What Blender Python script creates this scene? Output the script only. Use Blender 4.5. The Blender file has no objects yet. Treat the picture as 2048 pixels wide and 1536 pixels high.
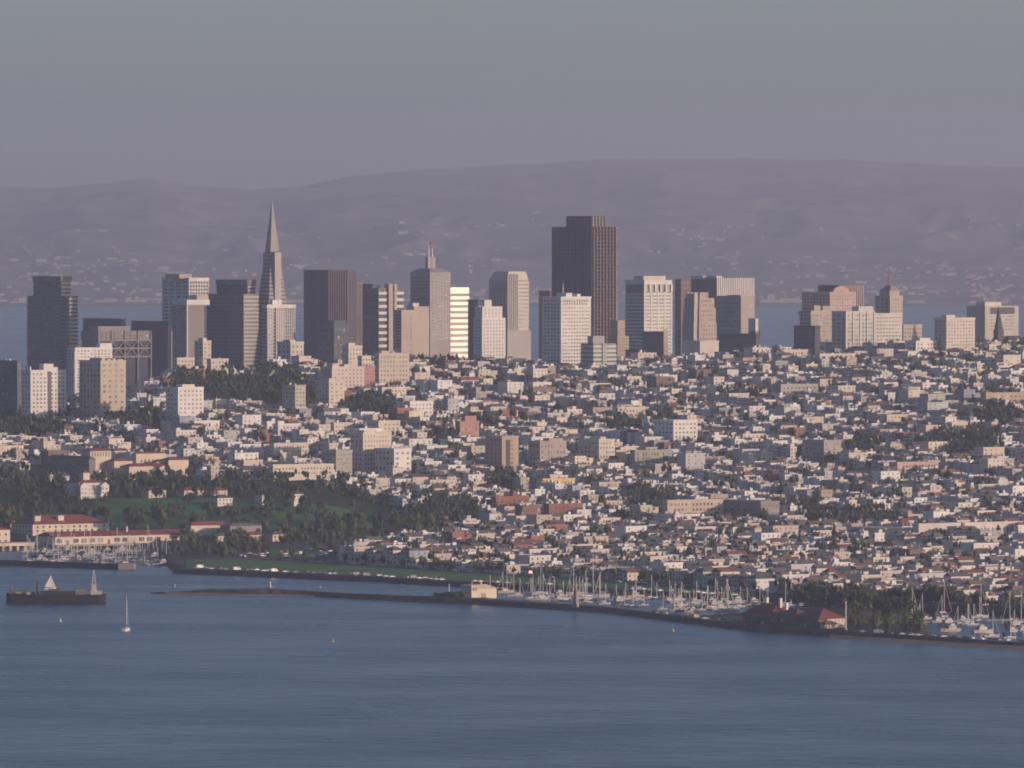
import bpy, math, random
import numpy as np
from mathutils import Vector, noise as mnoise
RND = random.Random(7)
R = math.radians

# ------------------------------------------------------------------ camera, sky, sun, exposure
F = 17487.0          # focal length in photo pixels (photo 2048 x 1536)
H = 236.0            # camera height above the bay
HORIZON = 452.0      # photo row of the level line
sc = bpy.context.scene
cam_d = bpy.data.cameras.new('camera')
cam_d.sensor_width = 36.0
cam_d.lens = F / 2048 * 36.0
cam_d.clip_start = 5.0
cam_d.clip_end = 90000.0
cam = bpy.data.objects.new('camera', cam_d)
sc.collection.objects.link(cam)
PITCH = math.atan((768 - HORIZON) / F)
cam.location = (0, 0, H)
cam.rotation_euler = (math.pi / 2 - PITCH, 0, 0)
sc.camera = cam

SUN_ELEV, SUN_AZ = R(11.0), R(112.0)      # azimuth clockwise from the viewing direction (+Y)
world = bpy.data.worlds.new('World')
sc.world = world
world.use_nodes = True
wt = world.node_tree
wt.nodes.clear()
sky = wt.nodes.new('ShaderNodeTexSky')
sky.sky_type = 'NISHITA'
sky.sun_disc = False
sky.sun_elevation = SUN_ELEV
sky.sun_rotation = SUN_AZ
sky.altitude = 100
sky.air_density = 0.65
sky.dust_density = 1.4
sky.ozone_density = 2.0
wbg = wt.nodes.new('ShaderNodeBackground')
wbg.inputs['Strength'].default_value = 0.136
wout = wt.nodes.new('ShaderNodeOutputWorld')
wt.links.new(sky.outputs[0], wbg.inputs[0])
wt.links.new(wbg.outputs[0], wout.inputs[0])

sun_d = bpy.data.lights.new('sun', 'SUN')
sun_d.energy = 4.5
sun_d.angle = R(0.5)
sun_d.color = (1.0, 0.725, 0.56)
sun = bpy.data.objects.new('sun', sun_d)
sc.collection.objects.link(sun)
sdir = Vector((math.sin(SUN_AZ) * math.cos(SUN_ELEV), math.cos(SUN_AZ) * math.cos(SUN_ELEV), math.sin(SUN_ELEV)))
sun.rotation_euler = sdir.to_track_quat('Z', 'Y').to_euler()
sun.location = (0, 0, 900)

sc.view_settings.view_transform = 'Standard'
sc.view_settings.look = 'None'
sc.view_settings.gamma = 1.0
sc.view_settings.use_curve_mapping = False
sc.view_settings.exposure = -0.08
sc.render.engine = 'CYCLES'
sc.cycles.use_denoising = True
sc.cycles.filter_width = 1.8          # a long lens through a lot of air: soft
sc.cycles.volume_bounces = 1
sc.cycles.max_bounces = 5
sc.cycles.diffuse_bounces = 2
sc.cycles.glossy_bounces = 2
sc.cycles.caustics_reflective = False
sc.cycles.caustics_refractive = False

# ------------------------------------------------------------------ projection helpers
cp, sp = math.cos(PITCH), math.sin(PITCH)
def ray(px, py):
    a, b = (px - 1024) / F, (768 - py) / F
    return a, cp + b * sp, -sp + b * cp          # x, y, z of the direction
def at(px, py, D):
    a, b, c = ray(px, py)
    return Vector((a / b * D, D, H + c / b * D))
def zpix(py, D): return at(1024, py, D).z
def dflat(py, z=0.0):                            # distance at which the row meets height z
    a, b, c = ray(1024, py)
    return (z - H) * b / c
def xpix(px, D): return (px - 1024) / F * D / 1.0
def pix(x, y, z):
    vx, vy, vz = x, y, z - H
    depth = vy * cp - vz * sp
    up = vy * sp + vz * cp
    return 1024 + F * vx / depth, 768 - F * up / depth

# ------------------------------------------------------------------ materials
MATS = {}
def principled(name, base=(0.5, 0.5, 0.5), rough=0.8, metal=0.0, spec=0.3, src=None, var=0.0, scale=0.05, emit=None, bump=0.0, gain=1.0):
    if name in MATS: return MATS[name]
    m = bpy.data.materials.new(name)
    m.use_nodes = True
    nt = m.node_tree
    b = nt.nodes['Principled BSDF']
    b.inputs['Base Color'].default_value = (*base, 1)
    b.inputs['Roughness'].default_value = rough
    b.inputs['Metallic'].default_value = metal
    b.inputs['Specular IOR Level'].default_value = spec
    col = None
    if src == 'object':
        oi = nt.nodes.new('ShaderNodeObjectInfo'); col = oi.outputs['Color']
    elif src == 'attr':
        at_ = nt.nodes.new('ShaderNodeAttribute'); at_.attribute_name = 'Col'; col = at_.outputs['Color']
    if var > 0 or bump > 0:
        g = nt.nodes.new('ShaderNodeNewGeometry')
        mp = nt.nodes.new('ShaderNodeMapping'); mp.inputs['Scale'].default_value = (scale, scale, scale * 0.4)
        nt.links.new(g.outputs['Position'], mp.inputs['Vector'])
        n = nt.nodes.new('ShaderNodeTexNoise'); n.inputs['Scale'].default_value = 1.0; n.inputs['Detail'].default_value = 5
        nt.links.new(mp.outputs[0], n.inputs['Vector'])
        if var > 0:
            mr = nt.nodes.new('ShaderNodeMapRange')
            mr.inputs['From Min'].default_value = 0.3; mr.inputs['From Max'].default_value = 0.7
            mr.inputs['To Min'].default_value = (1 - var) * gain; mr.inputs['To Max'].default_value = (1 + var * 0.5) * gain
            nt.links.new(n.outputs['Fac'], mr.inputs['Value'])
            mx = nt.nodes.new('ShaderNodeMix'); mx.data_type = 'RGBA'; mx.blend_type = 'MULTIPLY'
            mx.inputs['Factor'].default_value = 1
            if col is not None: nt.links.new(col, mx.inputs[6])
            else: mx.inputs[6].default_value = (*base, 1)
            nt.links.new(mr.outputs[0], mx.inputs[7])
            col = mx.outputs[2]
        if bump > 0:
            bp = nt.nodes.new('ShaderNodeBump'); bp.inputs['Strength'].default_value = bump; bp.inputs['Distance'].default_value = 1.0
            nt.links.new(n.outputs['Fac'], bp.inputs['Height']); nt.links.new(bp.outputs[0], b.inputs['Normal'])
    if col is not None: nt.links.new(col, b.inputs['Base Color'])
    if emit:
        b.inputs['Emission Color'].default_value = (*emit[0], 1); b.inputs['Emission Strength'].default_value = emit[1]
    MATS[name] = m
    return m
M_WALL = principled('painted_wall', src='object', var=0.12, gain=0.88, scale=0.08, rough=0.85)
M_AWALL = principled('painted_walls_mixed', src='attr', var=0.12, gain=0.90, scale=0.08, rough=0.85)
M_GLASS = principled('window_glass', (0.025, 0.032, 0.042), rough=0.22, spec=0.5)
_nt = M_GLASS.node_tree; _oi = _nt.nodes.new('ShaderNodeObjectInfo'); _rp = _nt.nodes.new('ShaderNodeValToRGB'); _rp.color_ramp.interpolation = 'CONSTANT'
_rp.color_ramp.elements[0].color = (0.025, 0.032, 0.042, 1); _rp.color_ramp.elements[1].position = .5; _rp.color_ramp.elements[1].color = (0.06, 0.062, 0.065, 1)
for _p, _c in ((.72, (0.13, 0.12, 0.11, 1)), (.86, (0.26, 0.24, 0.21, 1)), (.94, (0.4, 0.37, 0.33, 1))): _e = _rp.color_ramp.elements.new(_p); _e.color = _c
_nt.links.new(_oi.outputs['Random'], _rp.inputs['Fac']); _nt.links.new(_rp.outputs['Color'], _nt.nodes['Principled BSDF'].inputs['Base Color'])
M_TGLASS = principled('tower_glass', (0.018, 0.032, 0.055), rough=0.16, spec=0.5, var=0.3, scale=0.2)
M_PANEL = principled('polished_panel', (0.72, 0.60, 0.54), rough=0.62, metal=1.0)
M_LEAF = principled('foliage', (0.078, 0.100, 0.038), rough=0.75, spec=0.2, var=0.5, scale=0.35)
M_LEAFD = principled('foliage_dark', (0.050, 0.068, 0.030), rough=0.75, spec=0.2, var=0.5, scale=0.35)
M_BARK = principled('bark', (0.07, 0.05, 0.035), rough=0.9)
M_METAL = principled('pale_metal', (0.62, 0.60, 0.57), rough=0.6)
M_PAINT = principled('car_paint', src='object', rough=0.3, spec=0.5)
M_HULL = principled('boat_gelcoat', src='object', rough=0.35, spec=0.5)
M_TYRE = principled('rubber', (0.02, 0.02, 0.02), rough=0.9)
M_ROOFT = principled('roof_tile', src='object', rough=0.8, var=0.3, scale=0.3)
M_ROCK = principled('rock', (0.055, 0.05, 0.046), rough=0.95, var=0.5, scale=0.25, bump=0.6)
M_GRASS = principled('lawn', (0.066, 0.165, 0.038), rough=0.9, var=0.35, scale=0.03)

# ------------------------------------------------------------------ mesh helpers
COL = sc.collection
BOXF = [(0, 3, 2, 1), (4, 5, 6, 7), (0, 1, 5, 4), (1, 2, 6, 5), (2, 3, 7, 6), (3, 0, 4, 7)]
class MB:
    def __init__(s): s.v, s.f, s.m, s.c = [], [], [], []
    def face(s, pts, m=0, c=(1, 1, 1)):
        n = len(s.v); s.v.extend([tuple(p) for p in pts]); s.f.append(tuple(range(n, n + len(pts)))); s.m.append(m); s.c.append(c)
    def box(s, x0, x1, y0, y1, z0, z1, m=0, c=(1, 1, 1), mt=None, ct=None, T=None):
        n = len(s.v)
        p = [(x0, y0, z0), (x1, y0, z0), (x1, y1, z0), (x0, y1, z0), (x0, y0, z1), (x1, y0, z1), (x1, y1, z1), (x0, y1, z1)]
        if T: p = [T(*q) for q in p]
        s.v.extend(p)
        for k, f in enumerate(BOXF):
            s.f.append(tuple(n + i for i in f))
            top = k == 1
            s.m.append(mt if (top and mt is not None) else m); s.c.append(ct if (top and ct is not None) else c)
    def prism(s, ring0, ring1, m=0, c=(1, 1, 1), caps=True):
        n = len(s.v); k = len(ring0)
        s.v.extend([tuple(p) for p in ring0]); s.v.extend([tuple(p) for p in ring1])
        for i in range(k):
            j = (i + 1) % k
            s.f.append((n + i, n + j, n + k + j, n + k + i)); s.m.append(m); s.c.append(c)
        if caps:
            s.f.append(tuple(n + i for i in reversed(range(k)))); s.m.append(m); s.c.append(c)
            s.f.append(tuple(n + k + i for i in range(k))); s.m.append(m); s.c.append(c)
    def tube(s, p0, p1, r0, r1, seg=6, m=0, c=(1, 1, 1)):
        p0, p1 = Vector(p0), Vector(p1); d = (p1 - p0).normalized()
        u = d.orthogonal().normalized(); w = d.cross(u)
        a = [p0 + (u * math.cos(t) + w * math.sin(t)) * r0 for t in [2 * math.pi * i / seg for i in range(seg)]]
        b = [p1 + (u * math.cos(t) + w * math.sin(t)) * r1 for t in [2 * math.pi * i / seg for i in range(seg)]]
        s.prism(a, b, m, c)
    def mesh(s, name, mats, colors=False):
        me = bpy.data.meshes.new(name)
        me.from_pydata(s.v, [], s.f)
        for m in mats: me.materials.append(m)
        if len(mats) > 1: me.polygons.foreach_set('material_index', s.m)
        if colors:
            ca = me.color_attributes.new('Col', 'FLOAT_COLOR', 'CORNER')
            arr = []
            for f, c in zip(s.f, s.c): arr.extend((c[0], c[1], c[2], 1.0) * len(f))
            ca.data.foreach_set('color', arr)
        me.update()
        return me
def link(name, data, parent=None, loc=(0, 0, 0), rz=0.0, color=None, kind=None):
    o = bpy.data.objects.new(name, data); COL.objects.link(o)
    o.location = loc; o.rotation_euler = (0, 0, rz)
    if parent is not None: o.parent = parent
    if color is not None: o.color = (*color, 1)
    if kind: o['kind'] = kind
    return o
def tag(o, label, cat, group=None):
    o['label'] = label; o['category'] = cat
    if group: o['group'] = group
    return o
def thing(name, label, cat, loc, rz=0.0, group=None):
    return tag(link(name, None, None, loc, rz), label, cat, group)
UNIT = {}
def box(parent, name, x0, x1, y0, y1, z0, z1, color=None, mat=None):
    """a box part, its mesh centred at its own origin so that alike ones share it"""
    mat = mat or M_WALL
    dx, dy, dz = x1 - x0, y1 - y0, z1 - z0
    key = (round(dx, 2), round(dy, 2), round(dz, 2), mat.name)
    if key not in UNIT:
        b = MB(); b.box(-dx / 2, dx / 2, -dy / 2, dy / 2, -dz / 2, dz / 2); UNIT[key] = b.mesh(name, [mat])
    return link(name, UNIT[key], parent, ((x0 + x1) / 2, (y0 + y1) / 2, (z0 + z1) / 2), 0, color)
KIDS = {}
def kids(o):
    k = KIDS.get(o.name)
    if k is None: k = KIDS[o.name] = list(o.children)
    return k
def copy_tree(o, parent=None):
    c = o.copy(); COL.objects.link(c)
    if parent is not None: c.parent = parent
    KIDS[c.name] = [copy_tree(ch, c) for ch in kids(o)]
    return c

# ------------------------------------------------------------------ terrain
def interp(x, xs, ys):
    if x <= xs[0]: return ys[0]
    for i in range(len(xs) - 1):
        if x <= xs[i + 1]:
            t = (x - xs[i]) / (xs[i + 1] - xs[i]); return ys[i] + (ys[i + 1] - ys[i]) * t
    return ys[-1]
TD = [5000, 6300, 6450, 6600, 6750, 6900, 7100, 7300, 7500, 7700, 7900, 8050, 8250, 8500, 8900, 9300, 10300, 10700]
TC = {
    -200: [3, 3, 4, 14, 25, 28, 38, 48, 58, 56, 50, 45, 40, 35, 25, 12, 2, -6],
    0:    [3, 3, 4, 14, 25, 30, 41, 57, 66, 66, 60, 52, 44, 35, 25, 12, 2, -6],
    200:  [3, 3, 4, 14, 26, 31, 42, 58, 73, 78, 76, 70, 55, 40, 25, 12, 2, -6],
    400:  [3, 3, 4, 14, 26, 32, 44, 61, 77, 92, 100, 98, 80, 50, 25, 12, 2, -6],
    600:  [3, 3, 4, 12, 22, 30, 43, 59, 75, 90, 102, 102, 85, 55, 25, 12, 2, -6],
    800:  [3, 3, 3.5, 6, 12, 20, 36, 53, 70, 87, 102, 108, 95, 60, 30, 15, 2, -6],
    1000: [3, 3, 3, 4, 8, 15, 30, 47, 63, 81, 98, 107, 95, 60, 30, 15, 2, -6],
    1300: [3, 3, 3, 4, 8, 15, 30, 47, 63, 81, 98, 107, 98, 70, 30, 15, 2, -6],
    1600: [3, 3, 3, 4, 8, 16, 32, 50, 67, 86, 103, 115, 112, 95, 45, 20, 2, -6],
    1850: [3, 3, 3, 4, 9, 18, 35, 53, 71, 90, 108, 120, 118, 100, 50, 20, 2, -6],
    2250: [3, 3, 3, 4, 10, 20, 38, 56, 74, 93, 111, 124, 122, 105, 55, 20, 2, -6]}
TX = sorted(TC)
def tz(x, y):
    px = 1024 + F * x / y
    if px <= TX[0]: return interp(y, TD, TC[TX[0]])
    for i in range(len(TX) - 1):
        if px <= TX[i + 1]:
            t = (px - TX[i]) / (TX[i + 1] - TX[i]); t = t * t * (3 - 2 * t)
            return interp(y, TD, TC[TX[i]]) * (1 - t) + interp(y, TD, TC[TX[i + 1]]) * t
    return interp(y, TD, TC[TX[-1]])
def ground_at(px, py):
    D = 5600.0
    while D < 8300:
        x = xpix(px, D)
        if pix(x, D, tz(x, D))[1] <= py: return D
        D += 6
    return None
# seawall foot row by column of the photo (water line of the mainland)
SHX = [-250, 0, 300, 345, 520, 740, 900, 1000, 1200, 1500, 1700, 1850, 2048, 2250]
SHY = [1085, 1092, 1098, 1146, 1153, 1163, 1172, 1177, 1187, 1204, 1219, 1226, 1236, 1246]
def shore(px): return dflat(interp(px, SHX, SHY))
# far side of the lawn = front of the first houses
def front(px):
    return dflat(interp(px, [500, 590, 700, 900, 1000, 1180, 1350, 1450, 1650, 1850, 2048, 2250], [1116, 1120, 1127, 1141, 1147, 1159, 1171, 1179, 1194, 1207, 1220, 1232]), 3)

def sheet(name, rows, mat, kind='structure'):
    """rows: lists of points of equal length -> one grid surface"""
    b = MB(); n = len(rows[0])
    for r in rows: b.v.extend([tuple(p) for p in r])
    for i in range(len(rows) - 1):
        for j in range(n - 1):
            b.f.append((i * n + j, i * n + j + 1, (i + 1) * n + j + 1, (i + 1) * n + j))
    me = b.mesh(name, [mat])
    me.polygons.foreach_set('use_smooth', [True] * len(me.polygons))
    return link(name, me, None, kind=kind)
m = principled('city_ground', (0.075, 0.072, 0.066), rough=0.95, var=0.6, scale=0.02)
nt = m.node_tree
cols = list(range(-250, 2301, 25))
rows = []
ts = [0, 0.0006, 0.02, 0.05, 0.09, 0.13, 0.17] + [0.17 + (1 - 0.17) * k / 50 for k in range(1, 51)]
for t in ts:
    r = []
    for px in cols:
        s0 = shore(px); D = s0 + (10700 - s0) * t
        x = xpix(px, D)
        z = tz(x, D)
        if t == 0: z = -4.0
        elif t == 0.0006: z = 2.6
        r.append((x, D, z))
    rows.append(r)
sheet('ground', rows, m)

# water
wm = bpy.data.materials.new('bay_water'); wm.use_nodes = True
nt = wm.node_tree; b = nt.nodes['Principled BSDF']
b.inputs['Base Color'].default_value = (0.008, 0.050, 0.100, 1)
b.inputs['Roughness'].default_value = 0.22
b.inputs['IOR'].default_value = 1.33
b.inputs['Specular IOR Level'].default_value = 0.4
g = nt.nodes.new('ShaderNodeNewGeometry')
def wnoise(sx, sy, detail, w):
    mp = nt.nodes.new('ShaderNodeMapping'); mp.inputs['Scale'].default_value = (sx, sy, 1); mp.inputs['Rotation'].default_value = (0, 0, w)
    nt.links.new(g.outputs['Position'], mp.inputs['Vector'])
    n = nt.nodes.new('ShaderNodeTexNoise'); n.inputs['Scale'].default_value = 1; n.inputs['Detail'].default_value = detail
    nt.links.new(mp.outputs[0], n.inputs['Vector']); return n
n1 = wnoise(0.06, 0.05, 7, 0.4); n2 = wnoise(0.006, 0.009, 5, 0.15)
ad = nt.nodes.new('ShaderNodeMath'); ad.operation = 'MULTIPLY_ADD'; ad.inputs[1].default_value = 1.6
nt.links.new(n1.outputs['Fac'], ad.inputs[0]); nt.links.new(n2.outputs['Fac'], ad.inputs[2])
bp = nt.nodes.new('ShaderNodeBump'); bp.inputs['Strength'].default_value = 1.0; bp.inputs['Distance'].default_value = 2.2
nt.links.new(ad.outputs[0], bp.inputs['Height']); nt.links.new(bp.outputs[0], b.inputs['Normal'])
mr = nt.nodes.new('ShaderNodeMapRange'); mr.inputs['From Min'].default_value = 0.35; mr.inputs['From Max'].default_value = 0.65
mr.inputs['To Min'].default_value = 0.22; mr.inputs['To Max'].default_value = 0.30
nt.links.new(n2.outputs['Fac'], mr.inputs['Value']); nt.links.new(mr.outputs[0], b.inputs['Roughness'])
b_ = MB(); b_.face([(-7000, -1500, 0), (7000, -1500, 0), (7000, 46500, 0), (-7000, 46500, 0)])
link('water', b_.mesh('water', [wm]), None, kind='structure')

# far shore and hills beyond the bay
PX_ = [-600, 0, 100, 200, 300, 400, 500, 600, 700, 800, 900, 1000, 1100, 1200, 1300, 1500, 1600, 1700, 1800, 1900, 2048, 2600]
PY_ = [385, 374, 377, 368, 357, 374, 380, 374, 354, 344, 338, 330, 328, 320, 320, 317, 322, 320, 327, 332, 334, 345]
hm = principled('far_hillside', (0.13, 0.105, 0.075), rough=1.0)
nt = hm.node_tree; b = nt.nodes['Principled BSDF']
g = nt.nodes.new('ShaderNodeNewGeometry'); mp = nt.nodes.new('ShaderNodeMapping'); mp.inputs['Scale'].default_value = (0.0025, 0.0016, 0.004)
nt.links.new(g.outputs['Position'], mp.inputs['Vector'])
n = nt.nodes.new('ShaderNodeTexNoise'); n.inputs['Scale'].default_value = 1; n.inputs['Detail'].default_value = 8; n.inputs['Roughness'].default_value = 0.65
nt.links.new(mp.outputs[0], n.inputs['Vector'])
cr = nt.nodes.new('ShaderNodeValToRGB'); cr.color_ramp.elements[0].position = 0.42; cr.color_ramp.elements[0].color = (0.085, 0.09, 0.08, 1)
cr.color_ramp.elements[1].position = 0.6; cr.color_ramp.elements[1].color = (0.205, 0.18, 0.145, 1)
nt.links.new(n.outputs['Fac'], cr.inputs['Fac']); nt.links.new(cr.outputs[0], b.inputs['Base Color'])
def hill_z(px, D):
    t = (D - 26300) / (44000 - 26300)
    if t <= 0: return 2.0
    top = zpix(interp(px, PX_, PY_), 44000)
    x = xpix(px, D)
    s = min(1.0, t)
    rid = 1 - abs(mnoise.noise(Vector((x * 0.0016, D * 0.00035, 3.3)))) * 2
    rid2 = 1 - abs(mnoise.noise(Vector((x * 0.006, D * 0.0012, 8.1)))) * 2
    base = top * (0.22 * s + 0.78 * s * s * (3 - 2 * s))
    amp = 95 * math.sin(math.pi * min(1, s)) ** 1.0
    z = 2 + base + amp * (0.55 * (rid - 0.55) + 0.18 * (rid2 - 0.5))
    if t > 1: z -= (t - 1) * 900
    return max(2.0, z)
rows = []
for k in range(130):
    D = 25400 + (46000 - 25400) * k / 129
    rows.append([(xpix(px, D), D, hill_z(px, D) if k else -3.0) for px in range(-600, 2601, 10)])
sheet('hills', rows, hm)

# ------------------------------------------------------------------ haze: the air between here and the far hills
hz = bpy.data.materials.new('haze_air'); hz.use_nodes = True
nt = hz.node_tree; nt.nodes.clear()
pv = nt.nodes.new('ShaderNodeVolumePrincipled'); mo = nt.nodes.new('ShaderNodeOutputMaterial')
pv.inputs['Color'].default_value = (0.745, 0.76, 0.92, 1)
pv.inputs['Density'].default_value = 3.8e-5
pv.inputs['Anisotropy'].default_value = 0.3
nt.links.new(pv.outputs[0], mo.inputs['Volume'])
b_ = MB(); b_.box(-8000, 8000, -2000, 47000, -20, 680)
link('haze', b_.mesh('haze', [hz]), None, kind='stuff')

# ------------------------------------------------------------------ towers and tall buildings
TH = 34.0
CT, ST = math.cos(R(TH)), math.sin(R(TH))
WHITE, CREAM, BEIGE, TAN = (0.74, 0.71, 0.67), (0.66, 0.59, 0.50), (0.50, 0.43, 0.36), (0.47, 0.37, 0.27)
GREY, DGREY, CONC, BROWN = (0.40, 0.39, 0.38), (0.12, 0.13, 0.15), (0.32, 0.30, 0.28), (0.17, 0.12, 0.10)
PINK, BRICK, GRAN, ROSE = (0.52, 0.38, 0.34), (0.30, 0.13, 0.09), (0.10, 0.078, 0.082), (0.45, 0.24, 0.20)
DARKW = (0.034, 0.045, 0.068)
FOOT = []      # footprints already taken: (a0, a1, b0, b1) in the street grid's own axes
def grid_ab(x, y): return x * CT + y * ST, -x * ST + y * CT      # a along the lit face (to the right), b away
def ab_grid(a, b): return a * CT - b * ST, a * ST + b * CT
class T:
    def __init__(s, name, label, xl, xc, xr, ytop, D, cat='tower', group=None, ly=None):
        s.D, s.xc, s.k = D, xc, D / F
        X = xpix(xc, D)
        s.zb = tz(X, D) - 3
        s.Lx = max(5.0, (xr - xc) * s.k / CT)
        s.Ly = ly or max(7.0, (xc - xl) * s.k / ST)
        s.zt = zpix(ytop, D) - s.zb
        s.o = thing(name, label, cat, (X, D, s.zb), R(TH), group)
        a, b = grid_ab(X, D)
        FOOT.append((a, a + s.Lx, b, b + s.Ly))
    def h(s, y): return zpix(y, s.D) - s.zb
    def u(s, px): return (px - s.xc) * s.k / CT
    def v(s, px): return (s.xc - px) * s.k / ST
    def box(s, name, x0, x1, y0, y1, z0, z1, color=None, mat=None): return box(s.o, name, x0, x1, y0, y1, z0, z1, color, mat)
    def body(s, color, mat=None, z0=0, zt=None): return s.box('wall', 0, s.Lx, 0, s.Ly, z0, zt or s.zt, color, mat)
    def roofbox(s, px0, px1, ytop, zr=None, color=GREY, name='roof_penthouse', y0=3, y1=None):
        return s.box(name, s.u(px0), s.u(px1), y0, y1 or max(y0 + 5, s.Ly * 0.6), (zr or s.zt) - 0.5, s.h(ytop), color)
    def bands(s, x0, x1, y0, y1, z0, z1, n, frac, color, p=0.5, mat=None, name='spandrel'):
        st = (z1 - z0) / n
        for i in range(n):
            s.box(name, x0 - p, x1 + p, y0 - p, y1 + p, z0 + i * st, z0 + i * st + st * frac, color, mat)
    def piers(s, face, a0, a1, z0, z1, n, w, color, p=0.7, off=0.0, mat=None, name='pier'):
        for i in range(n + 1):
            c = a0 + (a1 - a0) * i / n
            if face == 'R': s.box(name, c - w / 2, c + w / 2, off - p, off + 0.3, z0, z1, color, mat)
            else: s.box(name, off - p, off + 0.3, c - w / 2, c + w / 2, z0, z1, color, mat)
    def wins(s, face, a0, a1, z0, z1, nc, nr, fw=0.5, fh=0.5, off=0.0, mat=None, skip=0.0, name='window'):
        da, dz = (a1 - a0) / nc, (z1 - z0) / nr
        for i in range(nc):
            for j in range(nr):
                if skip and RND.random() < skip: continue
                ca, cz = a0 + (i + 0.5) * da, z0 + (j + 0.5) * dz
                w, h = da * fw / 2, dz * fh / 2
                if face == 'R': s.box(name, ca - w, ca + w, off - 0.12, off + 0.3, cz - h, cz + h, None, mat or M_GLASS)
                else: s.box(name, off - 0.12, off + 0.3, ca - w, ca + w, cz - h, cz + h, None, mat or M_GLASS)
    def parapet(s, color, h=1.2, p=0.35, zt=None):
        zt = zt or s.zt
        s.box('parapet', -p, s.Lx + p, -p, s.Ly + p, zt - h, zt + 0.3, color)
    def mast(s, px, y0, y1, yy=None, r=0.5, color=None):
        b = MB(); b.tube((0, 0, 0), (0, 0, s.h(y1) - s.h(y0)), r, r * 0.5, 6)
        link('mast', b.mesh('mast', [M_METAL]), s.o, (s.u(px), s.Ly * 0.4 if yy is None else yy, s.h(y0)))
def floors(z, p=3.8): return max(2, int(round(z / p)))

# stepped banded slabs by the old harbour
def stepped_slab(label, top, low, D, extra=None):
    LB = (.50, .46, .42)
    t = T('office_tower', label, low[0], low[1], low[2], low[3], D)
    t.box('glass_core', 0, t.Lx, 0, t.Ly, 0, t.zt, None, M_TGLASS)
    t.bands(.7, t.Lx, 0, 3, 0, t.zt, floors(t.zt, 4.1), 0.45, LB, 0.6); t.bands(0, 3, .7, t.Ly, 0, t.zt, floors(t.zt, 4.1), 0.35, (.045, .055, .08), 0.4, name='shade_toned_spandrel')  # side bands coloured dark blue: the shade of that face is painted in
    yo = (top[1] - low[1]) * t.k
    # taller slab behind the lower one, its corner at top[1]
    y0 = 14.0; x0 = (yo + y0 * ST) / CT
    w = (top[2] - top[1]) * t.k / CT; d = (top[1] - top[0]) * t.k / ST; z = t.h(top[3])
    t.box('glass_core', x0, x0 + w, y0, y0 + d, 0, z, None, M_TGLASS)
    t.bands(x0 + .7, x0 + w, y0, y0 + 3, 0, z, floors(z, 4.1), 0.45, LB, 0.6); t.bands(x0, x0 + 3, y0 + .7, y0 + d, 0, z, floors(z, 4.1), 0.35, (.045, .055, .08), 0.4, name='shade_toned_spandrel')  # same painted shade on the taller slab's side bands
    t.box('parapet', x0 - 0.9, x0 + w + 0.9, y0 - 0.9, y0 + d + 0.9, z - 5, z + 0.2, (.2, .19, .185))
    return t
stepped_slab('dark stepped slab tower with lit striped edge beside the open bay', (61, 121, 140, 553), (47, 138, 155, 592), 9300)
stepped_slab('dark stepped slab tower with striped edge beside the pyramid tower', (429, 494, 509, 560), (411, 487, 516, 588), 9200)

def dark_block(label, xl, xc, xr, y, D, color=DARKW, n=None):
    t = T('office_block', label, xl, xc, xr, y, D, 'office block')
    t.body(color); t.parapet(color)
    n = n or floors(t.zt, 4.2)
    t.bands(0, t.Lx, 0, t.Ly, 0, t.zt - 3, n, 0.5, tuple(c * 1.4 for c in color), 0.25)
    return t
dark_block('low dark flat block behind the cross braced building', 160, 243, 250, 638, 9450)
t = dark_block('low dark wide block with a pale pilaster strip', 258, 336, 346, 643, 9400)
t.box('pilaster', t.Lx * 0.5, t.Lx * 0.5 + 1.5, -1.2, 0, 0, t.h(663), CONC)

# cross-braced building
t = T('braced_office_block', 'grey block with large steel cross braces over dark glass', 190, 196, 298, 662, 9000, 'office block', ly=34)
t.box('glass_core', 1, t.Lx - 1, 1, t.Ly, 0, t.zt, None, M_TGLASS)
zc0, zc1 = t.h(714), t.h(681)
t.box('top_screen', 0, t.Lx, -0.3, t.Ly, zc1, t.zt, (0.27, 0.24, 0.23))
t.wins('R', 2, t.Lx - 2, t.h(680), t.h(664), 12, 3, 0.55, 0.6, off=-0.3)
n = 4
for i in range(n + 1):
    c = t.Lx * i / n
    t.box('steel_column', c - 0.5, c + 0.5, -1.6, 0.5, 0, t.zt, (0.3, 0.27, 0.25))
for i in range(n):
    a0, a1 = t.Lx * i / n, t.Lx * (i + 1) / n
    for (p, q) in ((a0, a1), (a1, a0)):
        b = MB(); b.tube((p, -0.9, zc0), (q, -0.9, zc1), 0.5, 0.5, 4)
        link('cross_brace', b.mesh('cross_brace', [M_WALL]), t.o, color=(0.3, 0.27, 0.25))
for z in (zc0, (zc0 + zc1) / 2, zc1):
    t.box('steel_beam', 0, t.Lx, -1.3, 0.2, z - 0.7, z + 0.7, (0.3, 0.27, 0.25))
t.box('roof_penthouse', t.u(202), t.u(264), 6, 24, t.zt - 1, t.h(653), (0.3, 0.27, 0.25))

# white grid building
t = T('office_tower', 'white grid tower with big square bays on its shaded side', 323, 378, 415, 556, 9600)
t.box('glass_core', 0, t.Lx, 0, t.Ly, 0, t.zt, None, M_TGLASS)
t.bands(0, t.Lx, 0, t.Ly, 0, t.zt, floors(t.zt, 3.9), 0.42, WHITE, 0.6)
t.piers('R', 0, t.Lx, 0, t.zt, 7, 1.4, WHITE, 0.9); t.piers('L', 0, t.Ly, 0, t.zt, 4, 2.4, WHITE, 0.9)
t.box('parapet', -0.95, t.Lx + 0.95, -0.95, t.Ly + 0.95, t.h(562), t.zt + 0.3, WHITE)
t.roofbox(362, 386, 548, color=BEIGE)

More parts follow.
